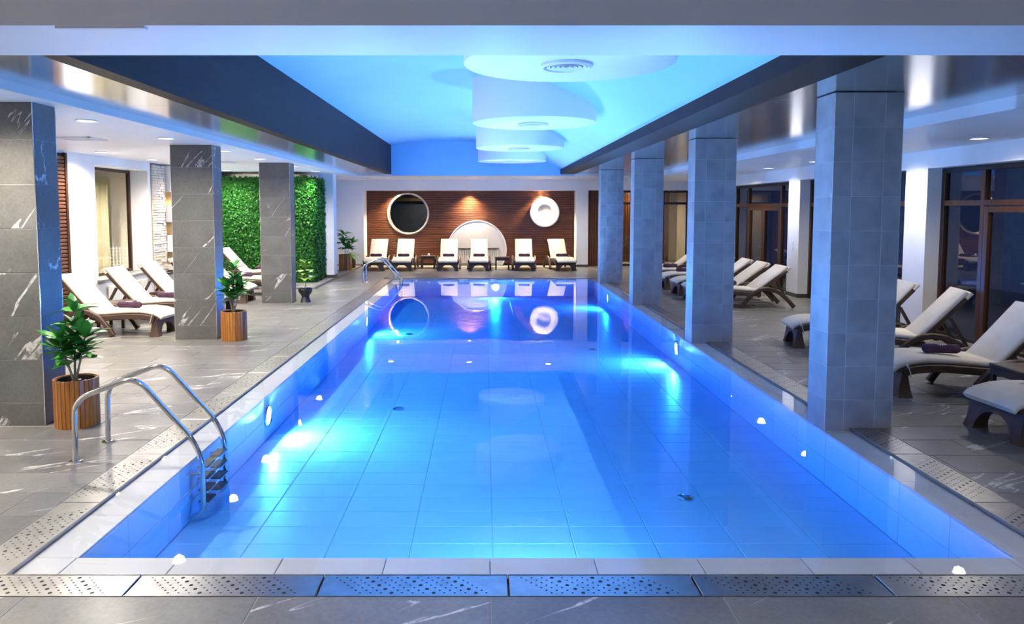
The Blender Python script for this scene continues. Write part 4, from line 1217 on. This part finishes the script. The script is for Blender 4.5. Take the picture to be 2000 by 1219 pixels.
def tall_plant(loc, seed, label, H=0.70):
    rr = random.Random(seed)
    t = empty('potted_plant', loc); tag(t, label, 'potted plant', 'plants in wooden stave pots')
    stave_pot(t); pebbles(t, 0.10, 0.395, 9, rr)
    base = Vector((0.0, -0.02, 0.385))
    for (dx, dy, hh, nw_) in ((0.02, 0.0, H, 5), (-0.05, -0.12, H*0.62, 3), (0.14, -0.06, H*0.66, 3)):
        p = [base, base + Vector((dx*0.5, dy*0.5, hh*0.45)), base + Vector((dx, dy, hh*0.95))]
        obj('stem', MB().tube(p, [0.013, 0.010, 0.006], 8), M['bark'], t)
        for q in range(nw_):
            f = 1 - q*0.17
            c = base + Vector((dx*f, dy*f, hh*0.95*f))
            if q and dx == 0.01: c += Vector((rr.uniform(-0.09, 0.09), rr.uniform(-0.09, 0.03), 0))
            whorl(t, c, 9, 'broad' if q % 2 == 0 else 'broad2', rr, (-0.1, 0.7) if q else (0.0, 1.1))
    return t
tall_plant((-3.78, 6.77, 0), 5, 'broad-leaved plant in a wooden stave pot by the nearest slate column')
tall_plant((-3.83, 11.24, 0), 8, 'broad-leaved plant in a wooden stave pot by the middle slate column', 0.72)
# black footed pot with a lime fiddle-leaf plant
bp = empty('potted_plant', (-3.84, 15.80, 0)); tag(bp, 'lime green plant in a black footed pot by the farthest slate column', 'potted plant')
obj('pot', MB().lathe([(0.115, 0.0), (0.105, 0.02), (0.075, 0.12), (0.10, 0.16), (0.142, 0.22), (0.148, 0.28), (0.140, 0.30), (0.125, 0.295), (0.12, 0.25), (0.0001, 0.25)], 32), M['black_pot'], bp)
obj('soil', MB().lathe([(0.122, 0.262), (0.0001, 0.268)], 24, cap=False), M['soil'], bp)
obj('stem', MB().tube([(0, 0, 0.26), (0.01, 0, 0.5), (0.0, 0.01, 0.74)], [0.009, 0.007, 0.005], 8), M['bark'], bp)
rr = random.Random(4)
for q, c in enumerate(((0, 0, 0.52), (0.0, 0, 0.62), (0, 0.01, 0.72))): whorl(bp, c, 8, 'lime', rr, (-0.1, 0.6) if q < 2 else (0.5, 1.1), (0.70, 0.92))
# far planter group on the step
fp = empty('potted_plant', (-4.40, 23.35, 0.055)); tag(fp, 'dark leafy shrub in a wooden stave pot by the far white wall', 'potted plant', 'plants in wooden stave pots')
stave_pot(fp, 0.20, 0.50, 26); rr = random.Random(9)
obj('stem', MB().tube([(0, 0, 0.42), (0.0, 0, 0.75), (-0.05, 0, 1.12)], [0.012, 0.010, 0.006], 8), M['bark'], fp)
obj('stem', MB().tube([(0, 0, 0.42), (0.12, -0.05, 0.65), (0.24, -0.05, 0.86)], [0.010, 0.008, 0.006], 8), M['bark'], fp)
for c in ((-0.05, 0, 1.12), (-0.04, 0, 0.98), (-0.06, 0.0, 0.84), (0.02, 0, 0.70), (0.24, -0.05, 0.86), (0.14, -0.05, 0.68)): whorl(fp, c, 11, 'broad', rr, (-0.2, 0.9), (0.95, 1.35))
for k in range(16):
    o = link('leaf', LM['lime_strap'], None, fp, (0.13, -0.10, 0.50)); a = rr.uniform(-1.6, 0.7); e = rr.uniform(0.1, 0.8)
    orient(o, (math.cos(a)*math.cos(e), math.sin(a)*math.cos(e), math.sin(e))); s = rr.uniform(0.9, 1.4); o.scale = (s, s, s)
fq = empty('potted_plant', (-4.36, 24.25, 0.055)); tag(fq, 'small plant in a dark brown pot at the far wall corner', 'potted plant')
obj('pot', MB().lathe([(0.09, 0), (0.12, 0.02), (0.14, 0.26), (0.13, 0.30), (0.11, 0.29), (0.0001, 0.24)], 24), M['wicker'], fq)
whorl(fq, (0, 0, 0.27), 12, 'strap', rr, (0.3, 1.2), (0.7, 1.0))
